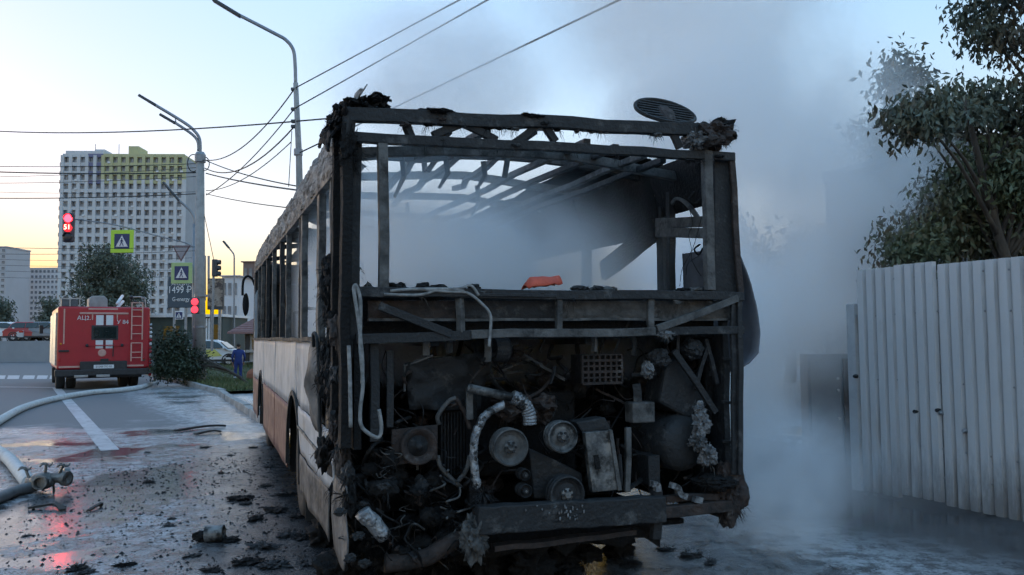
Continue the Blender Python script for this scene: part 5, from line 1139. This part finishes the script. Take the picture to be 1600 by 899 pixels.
for r_i in range(NR + 1):
    z = r_i * rh + .9
    for c0, c1, topm in ((0, 5, TVIO), (5, NC, TYEL)):
        m_ = topm if r_i >= NR - 3 and not (c0 == 0 and r_i == NR and False) else TWH
        if c0 == 0 and r_i >= NR - 3:
            k = MB(); k.lohi((0, .0, z - .62), (3.1 * cw, .9, z + .55)); k.build('floor_band', TWH, tow); c0 = 3.1
        k = MB(); k.lohi((c0 * cw, .0, z - .62), (c1 * cw, .9, z + .55)); k.build('floor_band', m_, tow)
for c_i in range(NC + 1):
    x = c_i * cw; up_ = c_i >= 5
    k = MB(); k.lohi((x - .55, -.25, -1), (x + .55, .9, TH - (9 if up_ else 0.6))); k.build('pier', TWH, tow)
    if up_: k = MB(); k.lohi((x - .55, -.25, TH - 9), (x + .55, .9, TH - .6)); k.build('pier', TYEL, tow)
wins = []
for ww_, wh_, m_ in ((.56, .58, GLASSF), (.50, .52, mat('dim_window', (.07, .08, .095), (.12, .13, .15), .3, .25)), (.58, .60, mat('curtained_window', (.34, .34, .345), (.25, .25, .26), .3, .4)), (.44, .58, GLASSF)):
    k = MB(); k.box((0, 0, 0), (cw * ww_, .12, rh * wh_)); w_ = k.build('window', m_, tow); k = MB(); k.box((random.choice([-.25, .2, 0]), -.08, 0), (.14, .10, rh * wh_)); k.build('mullion', TWH, w_); wins.append([w_, False])
ac_ = [None]
for c_i in range(NC):
    for r_i in range(NR):
        if (c_i in (3, 4)) and r_i % 1 == 0:
            continue
        e_ = random.choices(wins, (5, 4, 2, 3))[0]; q = e_[0] if not e_[1] else copy_tree(e_[0]); e_[1] = True
        q.location = (cw * (c_i + .5) + random.uniform(-.25, .25), .86, rh * (r_i + .5) + .95)
        if random.random() < .22:
            if not ac_[0]: k = MB(); k.box((0, 0, 0), (.9, .45, .6)); ac_[0] = k.build('air_conditioner', SIGNW, tow); q2 = ac_[0]
            else: q2 = child_copy(ac_[0], (0, 0, 0))
            q2.location = (cw * (c_i + .5) + .7, -.25, rh * (r_i + .5) - .1)
k = MB(); k.box((0, 0, 0), (cw * 1.7, .12, rh * .40)); l0 = k.build('loggia_glazing', GLASSF, tow); first = True
for r_i in range(NR):
    q = l0 if first else child_copy(l0, (0, 0, 0)); first = False; q.location = (cw * 4, .84, rh * (r_i + .55) + .95)
k = MB(); k.lohi((.5, 1, TH - .8), (TW * .32, 18, TH + 1.2)); k.build('roof_block', TWH, tow); k = MB(); k.lohi((TW * .34, .3, TH - .8), (TW, 18, TH - .1)); k.build('roof_block', TYEL, tow)
k = MB(); k.lohi((TW * .50, 4, TH), (TW * .585, 12, TH + 3.6)); k.build('lift_house', TYEL, tow); k = MB(); k.lohi((TW * .22, 4, TH + 1), (TW * .3, 10, TH + 2.4)); k.build('lift_house', TWH, tow)
for x in (.235, .43): k = MB(); k.tube([Vector((TW * x, 3, TH)), Vector((TW * x, 3, TH + 4))], .12, 6); k.build('antenna', GALV, tow)
# left flank with projecting balconies
k = MB(); k.lohi((-.5, .9, -2), (0, 20, TH - 1)); k.build('flank_wall', TSAL, tow)
k = MB(); k.lohi((-1.9, 2, 0), (-.5, 7.5, 1.25)); bl0 = k.build('balcony', TSAL, tow); first = True
for r_i in range(NR):
    for yo in (0, 7.5):
        q = bl0 if first else child_copy(bl0, (0, 0, 0)); first = False; q.location = (0, yo, rh * r_i + .6)

# ------------------------------------------------------------------ terrace wall and parked cars on the left
wl = MB(); y_ = 60.0; xa, xb = at_y(-160, 540, y_).x, at_y(88, 540, y_).x
wl.lohi((0, 0, -.2), (xb - xa, 12, 1.55)); o = wl.build('terrace_wall', mat('terrace_concrete', (.30, .31, .33), (.25, .26, .28), .5, .9)); o.location = (xa, y_, 0); tag(o, 'low grey retaining terrace beyond the crossing on the left', 'wall')
wl = MB(); wl.lohi((0, 0, 0), (xb - xa + 1.5, .4, .5)); o = wl.build('low_barrier', KSTONE); o.location = (xa - 1, 50, 0); tag(o, 'pale low kerb barrier running before the grey terrace', 'barrier')
CARW = mat('car_white', (.70, .70, .71), (.66, .66, .67), 2, .25); CARG = mat('car_grey', (.22, .23, .25), (.2, .21, .23), 2, .3); CARR = mat('car_red', (.40, .05, .05), (.36, .045, .045), 2, .3); CARS = mat('car_silver', (.45, .46, .48), (.42, .43, .45), 2, .3)
CARY = mat('car_yellow_patch', (.62, .60, .16), (.55, .53, .14), 2, .35)
def car(name, label, loc, rz, paint, tall=1.0, group=None, patch=False):
    o = empty(name, loc, rz); tag(o, label, 'car', group)
    L_ = 4.3; prof = [(-2.15, .28), (-2.15, .75), (-2.05, .92), (-1.75, 1.02 * tall), (-1.55, 1.40 * tall), (-1.2, 1.53 * tall), (.35, 1.53 * tall), (.75, 1.40 * tall), (1.25, 1.0 * tall), (1.9, .88), (2.15, .70), (2.15, .28)]
    k = MB(); n = len(prof); ws = [.86 if z < 1.05 * tall else .86 - (z - 1.05 * tall) * .42 for x, z in prof]
    vs_ = [Vector((x, -w, z)) for (x, z), w in zip(prof, ws)] + [Vector((x, w, z)) for (x, z), w in zip(prof, ws)]
    k.add(vs_, [tuple(range(n)), tuple(range(2 * n - 1, n - 1, -1))] + [(i, i + n, (i + 1) % n + n, (i + 1) % n) for i in range(n)]); k.build('body', paint, o, bevel=.06)
    for s_ in (-1, 1):
        k = MB(); q = [(-1.62, 1.05), (-1.48, 1.38), (-1.15, 1.46), (-.45, 1.46), (-.45, 1.05)]; k.prism([(x, s_ * (.872 - max(0, z - 1.05) * .40), z * tall) for x, z in q], (0, s_ * .01, 0)); k.build('rear_side_window', GLASSD, o)
        k = MB(); q = [(-.38, 1.05), (-.38, 1.46), (.33, 1.46), (.68, 1.36), (1.05, 1.05)]; k.prism([(x, s_ * (.872 - max(0, z - 1.05) * .40), z * tall) for x, z in q], (0, s_ * .01, 0)); k.build('front_side_window', GLASSD, o)
        k = MB(); k.box((1.05, s_ * .98, 1.02 * tall), (.12, .18, .13)); k.build('wing_mirror', paint, o, bevel=.03)
        for x, nm, m_ in ((2.1, 'headlight', CHROME), (-2.1, 'tail_light', TAILL)): k = MB(); k.box((x, s_ * .66, .74), (.16, .36, .16)); k.build(nm, m_, o, bevel=.03)
        for x in (-1.32, 1.32):
            wo_ = empty('wheel', (x, s_ * .74, .33)); wo_.parent = o
            k = MB(); k.lathe((0, 0, 0), (0, s_, 0), [(.20, -.1), (.28, -.11), (.33, -.09), (.335, 0), (.33, .09), (.28, .125), (.20, .12)], 22); k.build('tyre', TYRE, wo_, smooth=True)
            k = MB(); k.lathe((0, 0, 0), (0, s_, 0), [(.001, .10), (.05, .10), (.07, .06), (.18, .07), (.21, .12), (.21, 0)], 20); k.build('rim', CHROME, wo_)
            for a in range(5): k = MB(); t_ = a * 1.2566; k.beam((.04 * math.cos(t_), s_ * .115, .04 * math.sin(t_)), (.19 * math.cos(t_), s_ * .115, .19 * math.sin(t_)), .05, .02, up=Vector((0, 1, 0))); k.build('spoke', SIGNW, wo_)
            k = MB(); k.lathe((x, s_ * .862, .33), (0, s_, 0), [(.34, .0), (.40, .012), (.42, .0)], 22); k.build('wheel_arch', TBLACK, o)
    k = MB(); k.prism([(.80, -.68, 1.37 * tall), (.80, .68, 1.37 * tall), (1.24, .80, 1.03 * tall), (1.24, -.80, 1.03 * tall)], (.03, 0, .03)); k.build('windscreen', GLASSD, o)
    k = MB(); k.prism([(-1.57, -.66, 1.36 * tall), (-1.57, .66, 1.36 * tall), (-1.75, .78, 1.05 * tall), (-1.75, -.78, 1.05 * tall)], (-.03, 0, .02)); k.build('rear_screen', GLASSD, o)
    k = MB(); k.box((0, 0, .34), (4.2, 1.74, .14)); k.build('sill_trim', TBLACK, o, bevel=.02)
    if patch:
        k = MB(); k.prism([(.1, -.866, .55), (.95, -.866, .60), (.55, -.866, .98), (-.3, -.866, .98)], (0, -.006, 0)); k.build('yellow_graphic', CARY, o)
    return o
cY = 49.0; cc = at_y(327, 566, cY)
car('parked_car', 'white car with a yellow side graphic parked beyond the verge', Vector((cc.x, cY, hfun(cc.x, cY))), R(6), CARW, 1.02, patch=True)
for px, m_, nm, rz in ((6, CARW, 'white car nearest the left edge, parked on the grey terrace', 5), (30, CARS, 'silver car second from the left edge on the grey terrace', -4), (52, CARR, 'red car in the row on the grey terrace', 3), (74, CARG, 'dark grey car on the terrace beside the fire engine', -6)):
    c = at_y(px, 525, 66); car('parked_car', nm, Vector((c.x, 66 + random.random() * 2, 1.55)), R(rz + 90 * (px == 30)), m_, 1.0, 'cars parked on the terrace')

# ------------------------------------------------------------------ person in blue overalls
COAT = mat('blue_overalls', (.022, .045, .20), (.016, .033, .15), 6, .8, bump=.3); SKIN = mat('skin', (.42, .25, .18), (.38, .22, .16), 6, .6); HAIR = mat('dark_hair', (.02, .016, .013), (.03, .024, .02), 20, .8); BOOT = mat('black_boots', (.02, .02, .02), (.03, .03, .03), 9, .6); REFL = mat('reflective_band', (.55, .55, .56), (.45, .45, .46), 9, .4)
ph = hfun(PERSON_XY.x, PERSON_XY.y) + .09
per = empty('person', (PERSON_XY.x, PERSON_XY.y, ph), R(25)); tag(per, 'person in blue overalls standing on the grass, seen from behind', 'person')
J = {'pelvis': ((0, 0, .95), (.17, .12)), 'waist': ((0, 0, 1.10), (.16, .115)), 'chest': ((0, .0, 1.30), (.19, .13)), 'neckb': ((0, 0, 1.47), (.085, .08)), 'neck': ((0, .01, 1.53), (.055, .055)), 'head': ((0, .03, 1.63), (.085, .10)), 'crown': ((0, .03, 1.72), (.07, .08)),
     'hipL': ((-.10, 0, .86), (.10, .11)), 'kneeL': ((-.12, .03, .48), (.072, .075)), 'ankL': ((-.13, -.01, .10), (.055, .06)), 'heelL': ((-.135, .0, .045), (.045, .045)), 'toeL': ((-.15, .17, .035), (.04, .03)),
     'hipR': ((.10, 0, .86), (.10, .11)), 'kneeR': ((.11, .02, .48), (.072, .075)), 'ankR': ((.11, -.02, .10), (.055, .06)), 'heelR': ((.11, -.01, .045), (.045, .045)), 'toeR': ((.125, .16, .035), (.04, .03)),
     'shL': ((-.20, 0, 1.40), (.085, .085)), 'elL': ((-.27, -.03, 1.13), (.055, .058)), 'wrL': ((-.24, .10, .90), (.036, .036)), 'haL': ((-.235, .13, .82), (.04, .022)),
     'shR': ((.20, 0, 1.40), (.085, .085)), 'elR': ((.28, -.04, 1.14), (.055, .058)), 'wrR': ((.26, .12, .94), (.036, .036)), 'haR': ((.255, .16, .87), (.04, .022))}
E_ = [('pelvis', 'waist'), ('waist', 'chest'), ('chest', 'neckb'), ('neckb', 'neck'), ('neck', 'head'), ('head', 'crown')]
for s_ in 'LR': E_ += [('pelvis', 'hip' + s_), ('hip' + s_, 'knee' + s_), ('knee' + s_, 'ank' + s_), ('ank' + s_, 'heel' + s_), ('heel' + s_, 'toe' + s_), ('chest', 'sh' + s_), ('sh' + s_, 'el' + s_), ('el' + s_, 'wr' + s_), ('wr' + s_, 'ha' + s_)]
verts = [J[k_][0] for k_ in J]; rad = [J[k_][1] for k_ in J]; idx = {k_: i for i, k_ in enumerate(J)}; edges = [(idx[a], idx[b]) for a, b in E_]
for s_, sg in (('L', -1), ('R', 1)):
    hx, hy, hz = J['ha' + s_][0]; hi = idx['ha' + s_]
    for fi, (ox, ln) in enumerate(((-.028, .070), (-.009, .082), (.010, .078), (.028, .062))):
        v0 = len(verts); verts += [(hx + ox, hy + .015, hz - .045), (hx + ox, hy + .025, hz - .045 - ln * .5), (hx + ox, hy + .045, hz - .045 - ln)]; rad += [(.0095, .0095), (.009, .009), (.008, .008)]; edges += [(hi, v0), (v0, v0 + 1), (v0 + 1, v0 + 2)]
    v0 = len(verts); verts += [(hx - sg * .045, hy + .025, hz - .01), (hx - sg * .055, hy + .04, hz - .045)]; rad += [(.011, .011), (.009, .009)]; edges += [(hi, v0), (v0, v0 + 1)]
me = bpy.data.meshes.new('skeleton'); me.from_pydata(verts, edges, []); po = bpy.data.objects.new('skeleton', me); COL.objects.link(po)
sk = po.modifiers.new('skin', 'SKIN'); sk.use_smooth_shade = True; sb2 = po.modifiers.new('sub', 'SUBSURF'); sb2.levels = 2; sb2.render_levels = 2
for i, r_ in enumerate(rad): me.skin_vertices[0].data[i].radius = r_; me.skin_vertices[0].data[i].use_root = (i == 0)
dg = bpy.context.evaluated_depsgraph_get(); bm_ = bpy.data.meshes.new_from_object(po.evaluated_get(dg)); bpy.data.objects.remove(po)
bm_.materials.clear()
for m_ in (COAT, SKIN, BOOT): bm_.materials.append(m_)
for p_ in bm_.polygons:
    c = p_.center; p_.material_index = 1 if c.z > 1.51 or (abs(c.x) > .19 and c.z < .90) else (2 if c.z < .13 else 0); p_.use_smooth = True
bo = bpy.data.objects.new('body', bm_); COL.objects.link(bo); bo.parent = per
k = MB(); k.blob((0, .015, 1.685), (.095, .105, .095), .08, 4, 3, 3); k.build('hair', HAIR, per, smooth=True)
for x in (-.098, .098): k = MB(); k.blob((x, .03, 1.635), (.014, .025, .035), 0, 1, 2); k.build('ear', SKIN, per, smooth=True)
k = MB(); k.blob((0, .135, 1.62), (.014, .02, .03), 0, 1, 2); k.build('nose', SKIN, per, smooth=True)
for x in (-.035, .035): k = MB(); k.blob((x, .12, 1.655), (.014, .008, .008), 0, 1, 2); k.build('eye', BOOT, per)
k = MB(); k.box((0, .128, 1.575), (.05, .006, .008)); k.build('mouth', mat('lip', (.3, .12, .1), (.28, .11, .1), 5, .6), per)
for s_ in 'LR':
    x, y, z = J['ank' + s_][0]; k = MB(); k.lathe((x, y, .22), (0, 0, 1), [(.078, -.03), (.080, 0), (.078, .03)], 16); k.build('trouser_band', REFL, per)
bag = empty('equipment_bag', (PERSON_XY.x + .66, PERSON_XY.y + .1, ph - .08), R(10)); tag(bag, 'orange-brown equipment bag standing beside the person in blue', 'bag')
BAGM = mat('orange_canvas', (.36, .13, .07), (.28, .10, .06), 9, .8, bump=.4); k = MB(); k.blob((0, 0, .34), (.30, .2, .34), .10, 2, 3, 4); k.build('sack', BAGM, bag, smooth=True)
k = MB(); k.tube([Vector((-.15, 0, .62)), Vector((-.1, 0, .78)), Vector((.1, 0, .78)), Vector((.15, 0, .62))], .015, 6, smooth=4); k.build('handle', TBLACK, bag); k = MB(); k.box((0, -.19, .36), (.34, .04, .22)); k.build('pocket', BAGM, bag, bevel=.02)

# ------------------------------------------------------------------ corrugated fence and yard on the right
FEN = mat('grey_painted_sheet', (.56, .55, .55), (.48, .47, .47), 1.2, .5, .6, bump=.05, c3=(.33, .31, .305), c3lo=.56, c3hi=.78, c3scale=2.2, stretch=(1, 1, .35)); POSTM = mat('pale_post', (.46, .46, .46), (.36, .36, .37), 4, .7, c3=(.18, .15, .13), c3lo=.56, c3hi=.66)
nt_ = FEN.node_tree; g = NX(nt_); b_f = nt_.nodes['Principled BSDF']; old = b_f.inputs['Base Color'].links[0].from_socket; Pf = g.obj(); zf = g.xyz(Pf)[2]
nf = g.noise(g.mapv(Pf, scale=(1, 1, .25)), 9, 6, .7); dirt = g.mul(g.sm(g.add(zf, g.mul(g.sub(nf, .5), 1.1)), .55, .0), .75)
streak = g.mul(g.sm(g.noise(g.mapv(Pf, scale=(1, 1, .06)), 14, 4, .6), .58, .72), .45)
g.put(b_f.inputs['Base Color'], g.mixc(streak, g.mixc(dirt, old, (.13, .12, .115)), (.24, .20, .175)))
fa, fb = on_ground(1350, 768), on_ground(1600, 822); fd = (fb - fa).normalized(); fang = math.atan2(fd.y, fd.x); fn = Vector((fd.y, -fd.x, 0))
fence = empty('corrugated_fence', fa, fang); tag(fence, 'tall pale grey corrugated metal fence on the right', 'fence')
def rib_sheet(w, z0, z1, z0b=None):
    # trapezoid ribs every 0.115 m, running upright
    k = MB(); p = .115; pts = []; x = 0.0; dd = .034
    while x < w - 1e-6:
        for dx_, d in ((0, 0), (.022, 0), (.036, dd), (.101, dd)):
            if x + dx_ <= w: pts.append((x + dx_, d))
        x += p
    pts.append((w, 0)); z0b = z0 if z0b is None else z0b
    k.sheet([[Vector((a, -d, z0 + (z0b - z0) * a / w)), Vector((a, -d + .002 * math.sin(a * 9), z0 + (z1 - z0) * .34)), Vector((a, -d - .003 * math.sin(a * 7), z0 + (z1 - z0) * .67)), Vector((a, -d, z1))] for a, d in pts], .003); return k
x = 0.0
for i, (w, z0, z1) in enumerate(((.46, .02, 2.19), (.46, .06, 2.20), (.92, .10 - .06, 2.17), (1.15, .03, 2.13), (1.15, .03, 2.13), (1.15, .03, 2.13), (1.15, .03, 2.13))):
    s_ = rib_sheet(w, z0, z1).build('corrugated_sheet', FEN, fence); s_.location = (x, -.012 * (i % 2), 0); x += w + (.006 if i != 2 else .012)
for z in (.5, 1.75): k = MB(); k.beam((0, .05, z), (x, .05, z), .05, .04); k.build('rail', GALV, fence)
for xx in (.02, 1.86, 3.0, 4.2, 5.4): k = MB(); k.lohi((xx - .03, .06, -.3), (xx + .03, .12, 2.15)); k.build('post', GALV, fence)
k = MB(); k.lohi((-.14, -.02, -.1), (-.03, .09, 1.86)); k.build('post', POSTM, fence, bevel=.01)
for px, py in ((1435, 643), (1475, 645), (1512, 673), (1470, 641), (1341, 588)):
    o_ = Vector((0, 0, CAM_H)); d = ray(px, py); t = (fa - o_).dot(fn) / d.dot(fn); w_ = o_ + d * t - fa; k = MB(); xx = w_.dot(fd); k.lathe((xx, -.03, w_.z), (0, -1, 0), [(.001, .03), (.014, .03), (.02, .015), (.022, -.01)], 10); k.build('bolt', CHROME if px in (1512, 1475) else CHAR, fence)
k = MB(); k.lathe((0, 0, 0), (0, -1, 0), [(.001, .006), (.008, .006), (.010, 0)], 8); sc0 = k.build('screw', CHROME, fence); fs0 = True
for z in (.28, .52, 1.12, 1.74, 2.08):
    for i in range(30):
        if random.random() < .25: continue
        xx = .01 + i * .23
        q_ = sc0 if fs0 else child_copy(sc0, (0, 0, 0)); fs0 = False; q_.location = (xx, -.016, z + random.uniform(-.012, .012))
# dark service door and post in the gap left of the fence
gp = at_y(1268, 690, 10.6); 
cab = empty('steel_cabinet', (at_y(1266, 690, 10.4).x, 10.4, 0), R(-8)); tag(cab, 'dark grey steel door wall half hidden in smoke beside the fence', 'cabinet')
DGREY = mat('dark_grey_steel', (.17, .175, .185), (.13, .135, .145), 3, .6, bump=.2, c3=(.16, .15, .145), c3lo=.58, c3hi=.7); cm_ = 10.4 / F_PX
k = MB(); k.lohi((0, .03, -.1), (70 * cm_, .5, 1.30)); k.build('wall', DGREY, cab); k = MB(); k.lohi((.02, 0, .05), (48 * cm_, .03, 1.22)); dr = k.build('door', DGREY, cab, bevel=.01)
for z in (.5, .85, 1.0): k = MB(); k.lathe((44 * cm_, 0, z), (0, -1, 0), [(.001, .02), (.015, .02), (.018, 0)], 10); k.build('rivet', CHROME, dr)
k = MB(); k.lohi((52 * cm_, -.02, -.05), (66 * cm_, .03, 1.25)); k.build('side_panel', RUST, cab, bevel=.005)
gpost = MB(); c = at_y(1262, 690, 12.0); gpost.lohi((-.06, -.06, -.2), (.06, .06, 1.12)); gpost.lohi((-.09, -.09, 1.12), (.09, .09, 1.17)); o = gpost.build('gate_post', POSTM); o.location = (c.x, 12.0, 0); tag(o, 'pale square gate post standing in the smoke left of the dark door', 'post')
# gabled shed behind
sh = empty('gabled_shed', (6.9, 13.4, 0), R(-24)); tag(sh, 'grey gabled shed roof looming through the smoke behind the fence', 'shed')
SHW = mat('shed_wall', (.20, .20, .205), (.16, .16, .165), 1.5, .85, bump=.2); SHR = mat('shed_roof', (.16, .165, .175), (.13, .135, .145), 1.5, .7)
k = MB(); k.prism([(-1.6, 0, -.1), (5.6, 0, -.1), (5.6, 0, 3.6), (.8, 0, 4.55), (-1.6, 0, 4.2)], (0, 5, 0)); k.build('wall', SHW, sh)
for a, b in (((-1.65, 4.22), (.8, 4.62)), ((.8, 4.62), (5.9, 3.6))):
    k = MB(); k.prism([(a[0], -.3, a[1]), (b[0], -.3, b[1]), (b[0], -.3, b[1] + .08), (a[0], -.3, a[1] + .08)], (0, 5.6, 0)); k.build('roof_plane', SHR, sh)
for i in range(12): k = MB(); k.box((-1.3 + i * .58, -.015, 1.9), (.02, .03, 3.4)); k.build('batten', SHW, sh)
yk = empty('yard_kerb', on_ground(1150, 682)); tag(yk, 'low rubble-strewn kerb across the smoky yard entrance', 'kerb')
a, b = on_ground(1120, 680) - yk.location, on_ground(1258, 694) - yk.location
for i in range(6): k = MB(); k.beam(a.lerp(b, i / 6 + .005), a.lerp(b, (i + 1) / 6 - .005), .16, .22); k.build('kerb_stone', KSTONE, yk, bevel=.015)
for i in range(24): k = MB(); p_ = a.lerp(b, random.random()) + Vector((random.uniform(-.1, .1), -.2 + random.uniform(-.15, .1), .03)); r_ = random.uniform(.02, .06); k.blob(p_, (r_, r_, r_ * .7), .4, 2, 2, i); k.build('rubble_piece', random.choice([KSTONE, SIGNW, CHAR]), yk)

# ------------------------------------------------------------------ overhead wires
wire_n = 0
def wire(a, b, sag, r, label):
    k = MB(); pts = [a.lerp(b, t) - Vector((0, 0, sag * 4 * t * (1 - t))) for t in np.linspace(0, 1, 17)]; k.tube(pts, r, 5)
    return tag(k.build('overhead_wire', WIRE), label, 'wire', 'overhead wires')
def ext(a, b, k): return a + (b - a) * k
P2 = [A2(461, 138), A2(460, 170), A2(460, 190), A2(460, 198)]
wire(P2[0], ext(P2[0], at_y(718, 0, 13.6), 2.0), 0, .016, 'wire climbing from the slim post over the bus, upper of the pair')
wire(P2[1], ext(P2[1], at_y(762, 0, 13.0), 2.0), 0, .016, 'wire climbing from the slim post over the bus, lower of the pair')
wire(A2(466, 240), ext(A2(466, 240), at_y(968, 0, 12.0), 1.8), 0, .018, 'wire crossing the smoke above the middle of the bus roof')
wire(P2[2], ext(P2[2], at_y(0, 198, 30), 1.3), .25, .02, 'long wire running left from the slim post across the sky')
wire(P2[2], at_y(520, 185, 19), 0, .02, 'short wire from the slim post to behind the roof corner')
wire(P2[0], A(318, 250), .55, .018, 'sagging wire between the two lamp posts, topmost')
wire(P2[1], A(322, 305), .25, .016, 'sagging wire between the two lamp posts, second from top')
wire(P2[3], A(320, 263), .55, .02, 'sagging wire between the two lamp posts, third from top')
wire(A2(455, 222), A(322, 298), .3, .014, 'thin sagging wire between the two lamp posts, lowest')
wire(A2(456, 205), A2(451, 292), 0, .010, 'slack vertical lead beside the slim lamp post')
wire(A(322, 251), at_y(470, 292, 20), .1, .018, 'wire from the concrete post sloping down to the bus roof, upper')
wire(A(322, 271), at_y(470, 298, 19), .05, .022, 'wire from the concrete post sloping down to the bus roof, middle')
wire(A(322, 303), at_y(470, 327, 19), .05, .014, 'wire from the concrete post sloping down to the bus roof, lower')
wire(A(318, 330), A(338, 425), 0, .012, 'thin lead slanting down right of the concrete post')
for y0, y1, r, w in ((258, 256, .014, 'highest'), (264, 270, .024, 'second'), (279, 262, .010, 'third'), (287, 276, .011, 'fourth'), (296, 300, .008, 'fifth'), (309, 303, .018, 'sixth'), (383, 386, .010, 'seventh'), (395, 392, .009, 'eighth')):
    wire(at_y(-150, y0 - 2, Y1 + 3), A(308, y1), .12, r, 'wire running left from the concrete post, %s from the top' % w)
for i, y in enumerate((402, 411, 420, 430)):
    wire(at_y(-80, y, 75), at_y(300, y + 1, 75), .3, .015, 'low distant wire before the yellow horizon, %s of four' % ('first', 'second', 'third', 'fourth')[i])

# ------------------------------------------------------------------ smoke: real volumes, denser where it is thick
def ell(g, P, c, r):
    a = g.node('ShaderNodeVectorMath', operation='SUBTRACT'); g.put(a.inputs[0], P); a.inputs[1].default_value = c
    b = g.node('ShaderNodeVectorMath', operation='DIVIDE'); g.put(b.inputs[0], a.outputs[0]); b.inputs[1].default_value = r
    n = g.node('ShaderNodeVectorMath', operation='LENGTH'); g.put(n.inputs[0], b.outputs[0]); return n.outputs['Value']
def smoke_volume(name, label, lo, hi, voxel, build, color, aniso=0.1, matrix=None):
    m = bpy.data.materials.new(name + '_volume'); m.use_nodes = True; nt = m.node_tree; nt.nodes.clear()
    out = nt.nodes.new('ShaderNodeOutputMaterial'); v = nt.nodes.new('ShaderNodeVolumePrincipled')
    v.inputs['Color'].default_value = c4(color); v.inputs['Anisotropy'].default_value = aniso; v.inputs['Density'].default_value = 1.0
    nt.links.new(v.outputs[0], out.inputs['Volume'])
    gt = bpy.data.node_groups.new(name + '_field', 'GeometryNodeTree'); gt.interface.new_socket('Geometry', in_out='INPUT', socket_type='NodeSocketGeometry'); gt.interface.new_socket('Geometry', in_out='OUTPUT', socket_type='NodeSocketGeometry')
    go = gt.nodes.new('NodeGroupOutput'); vc = gt.nodes.new('GeometryNodeVolumeCube'); sm_ = gt.nodes.new('GeometryNodeSetMaterial'); pos = gt.nodes.new('GeometryNodeInputPosition')
    vc.inputs['Min'].default_value = lo; vc.inputs['Max'].default_value = hi
    for i, ax in enumerate('XYZ'): vc.inputs['Resolution ' + ax].default_value = max(8, int((hi[i] - lo[i]) / voxel))
    sm_.inputs['Material'].default_value = m
    g = NX(gt); gt.links.new(build(g, pos.outputs[0]), vc.inputs['Density']); gt.links.new(vc.outputs[0], sm_.inputs[0]); gt.links.new(sm_.outputs[0], go.inputs[0])
    k = MB(); k.lohi(lo, hi); o = k.build(name, m)
    md = o.modifiers.new('smoke_field', 'NODES'); md.node_group = gt
    if matrix is not None: o.matrix_world = matrix
    return tag(o, label, 'smoke', kind='stuff')
SMC = (.980, .988, 1.0)
def d_in(g, P):
    X, Y, Z = g.xyz(P); n = g.add(g.mul(g.noise(P, 1.0, 4, .6, .3), .7), g.mul(g.noise(P, 3.0, 3, .6), .3))
    top = g.sm(g.add(g.add(Z, g.mul(X, .20)), g.mul(g.sub(n, .5), 1.3)), 3.05, 2.40)
    near = g.mul(g.sm(Y, .30, .9), g.sm(Y, 6.0, 4.6)); edge = g.mul(g.sm(X, .10, .45), g.sm(X, 2.42, 1.9))
    return g.mul(g.mul(g.mul(top, near), edge), g.mul(g.sm(n, .28, .60), 3.4))
smoke_volume('smoke', 'pale grey smoke filling the inside of the burnt bus', (.1, .28, 1.30), (2.42, 6.1, 3.1), .07, d_in, SMC, matrix=BUS_M)
PLUME = [((2.35, 10.6, 1.5), (1.45, 2.7, 2.3), 2.6), ((2.9, 11.4, 4.2), (2.1, 2.9, 2.7), 1.5), ((2.7, 12.0, 7.2), (2.8, 3.0, 2.9), 1.0), ((3.5, 9.9, 2.0), (.9, 1.5, 1.6), .9), ((-.9, 11.2, 5.1), (1.9, 1.9, 1.4), 1.0), ((4.5, 11.6, 3.2), (2.0, 2.4, 2.9), 1.5), ((.9, 13.0, 3.0), (2.4, 2.6, 2.2), .5), ((.8, 12.0, 6.0), (2.0, 2.4, 1.6), .16)]
def d_pl(g, P):
    n = g.sub(g.add(g.mul(g.noise(P, .42, 5, .6, .6), .62), g.mul(g.noise(P, 1.5, 4, .62, .5), .38)), .5); tot = None
    for c, r, k in PLUME:
        e = g.mul(g.sm(g.add(ell(g, P, c, r), g.mul(n, 2.6)), 1.0, .42), k); tot = e if tot is None else g.mx(tot, e)
    return g.mul(tot, g.sm(n, -.12, .10, .06, 1.25))
smoke_volume('smoke', 'tall grey smoke plume rising between the bus and the fence', (-4, 7.4, .02), (7.0, 16, 10.5), .10, d_pl, SMC)
LOW = [((2.35, 7.2, .35), (.9, .9, .8), 3.2), ((2.1, 8.4, .6), (.8, 1.4, .9), 1.0), ((3.0, 7.0, .3), (.7, .9, .55), .55), ((1.95, 6.1, .2), (.6, .7, .45), 2.4)]
def d_lo(g, P):
    n = g.sub(g.add(g.mul(g.noise(P, 1.4, 5, .65, .8), .65), g.mul(g.noise(P, 4.5, 4, .65, .6), .35)), .5); tot = None
    for c, r, k in LOW:
        e = g.mul(g.sm(g.add(ell(g, P, c, r), g.mul(n, 2.2)), 1.0, .3), k); tot = e if tot is None else g.mx(tot, e)
    return g.mul(tot, g.sm(n, -.10, .10, .08, 1.3))
smoke_volume('smoke', 'low white steam curling over the asphalt at the right rear wheel', (1.0, 5.2, .015), (4.2, 9.6, 1.9), .06, d_lo, SMC)
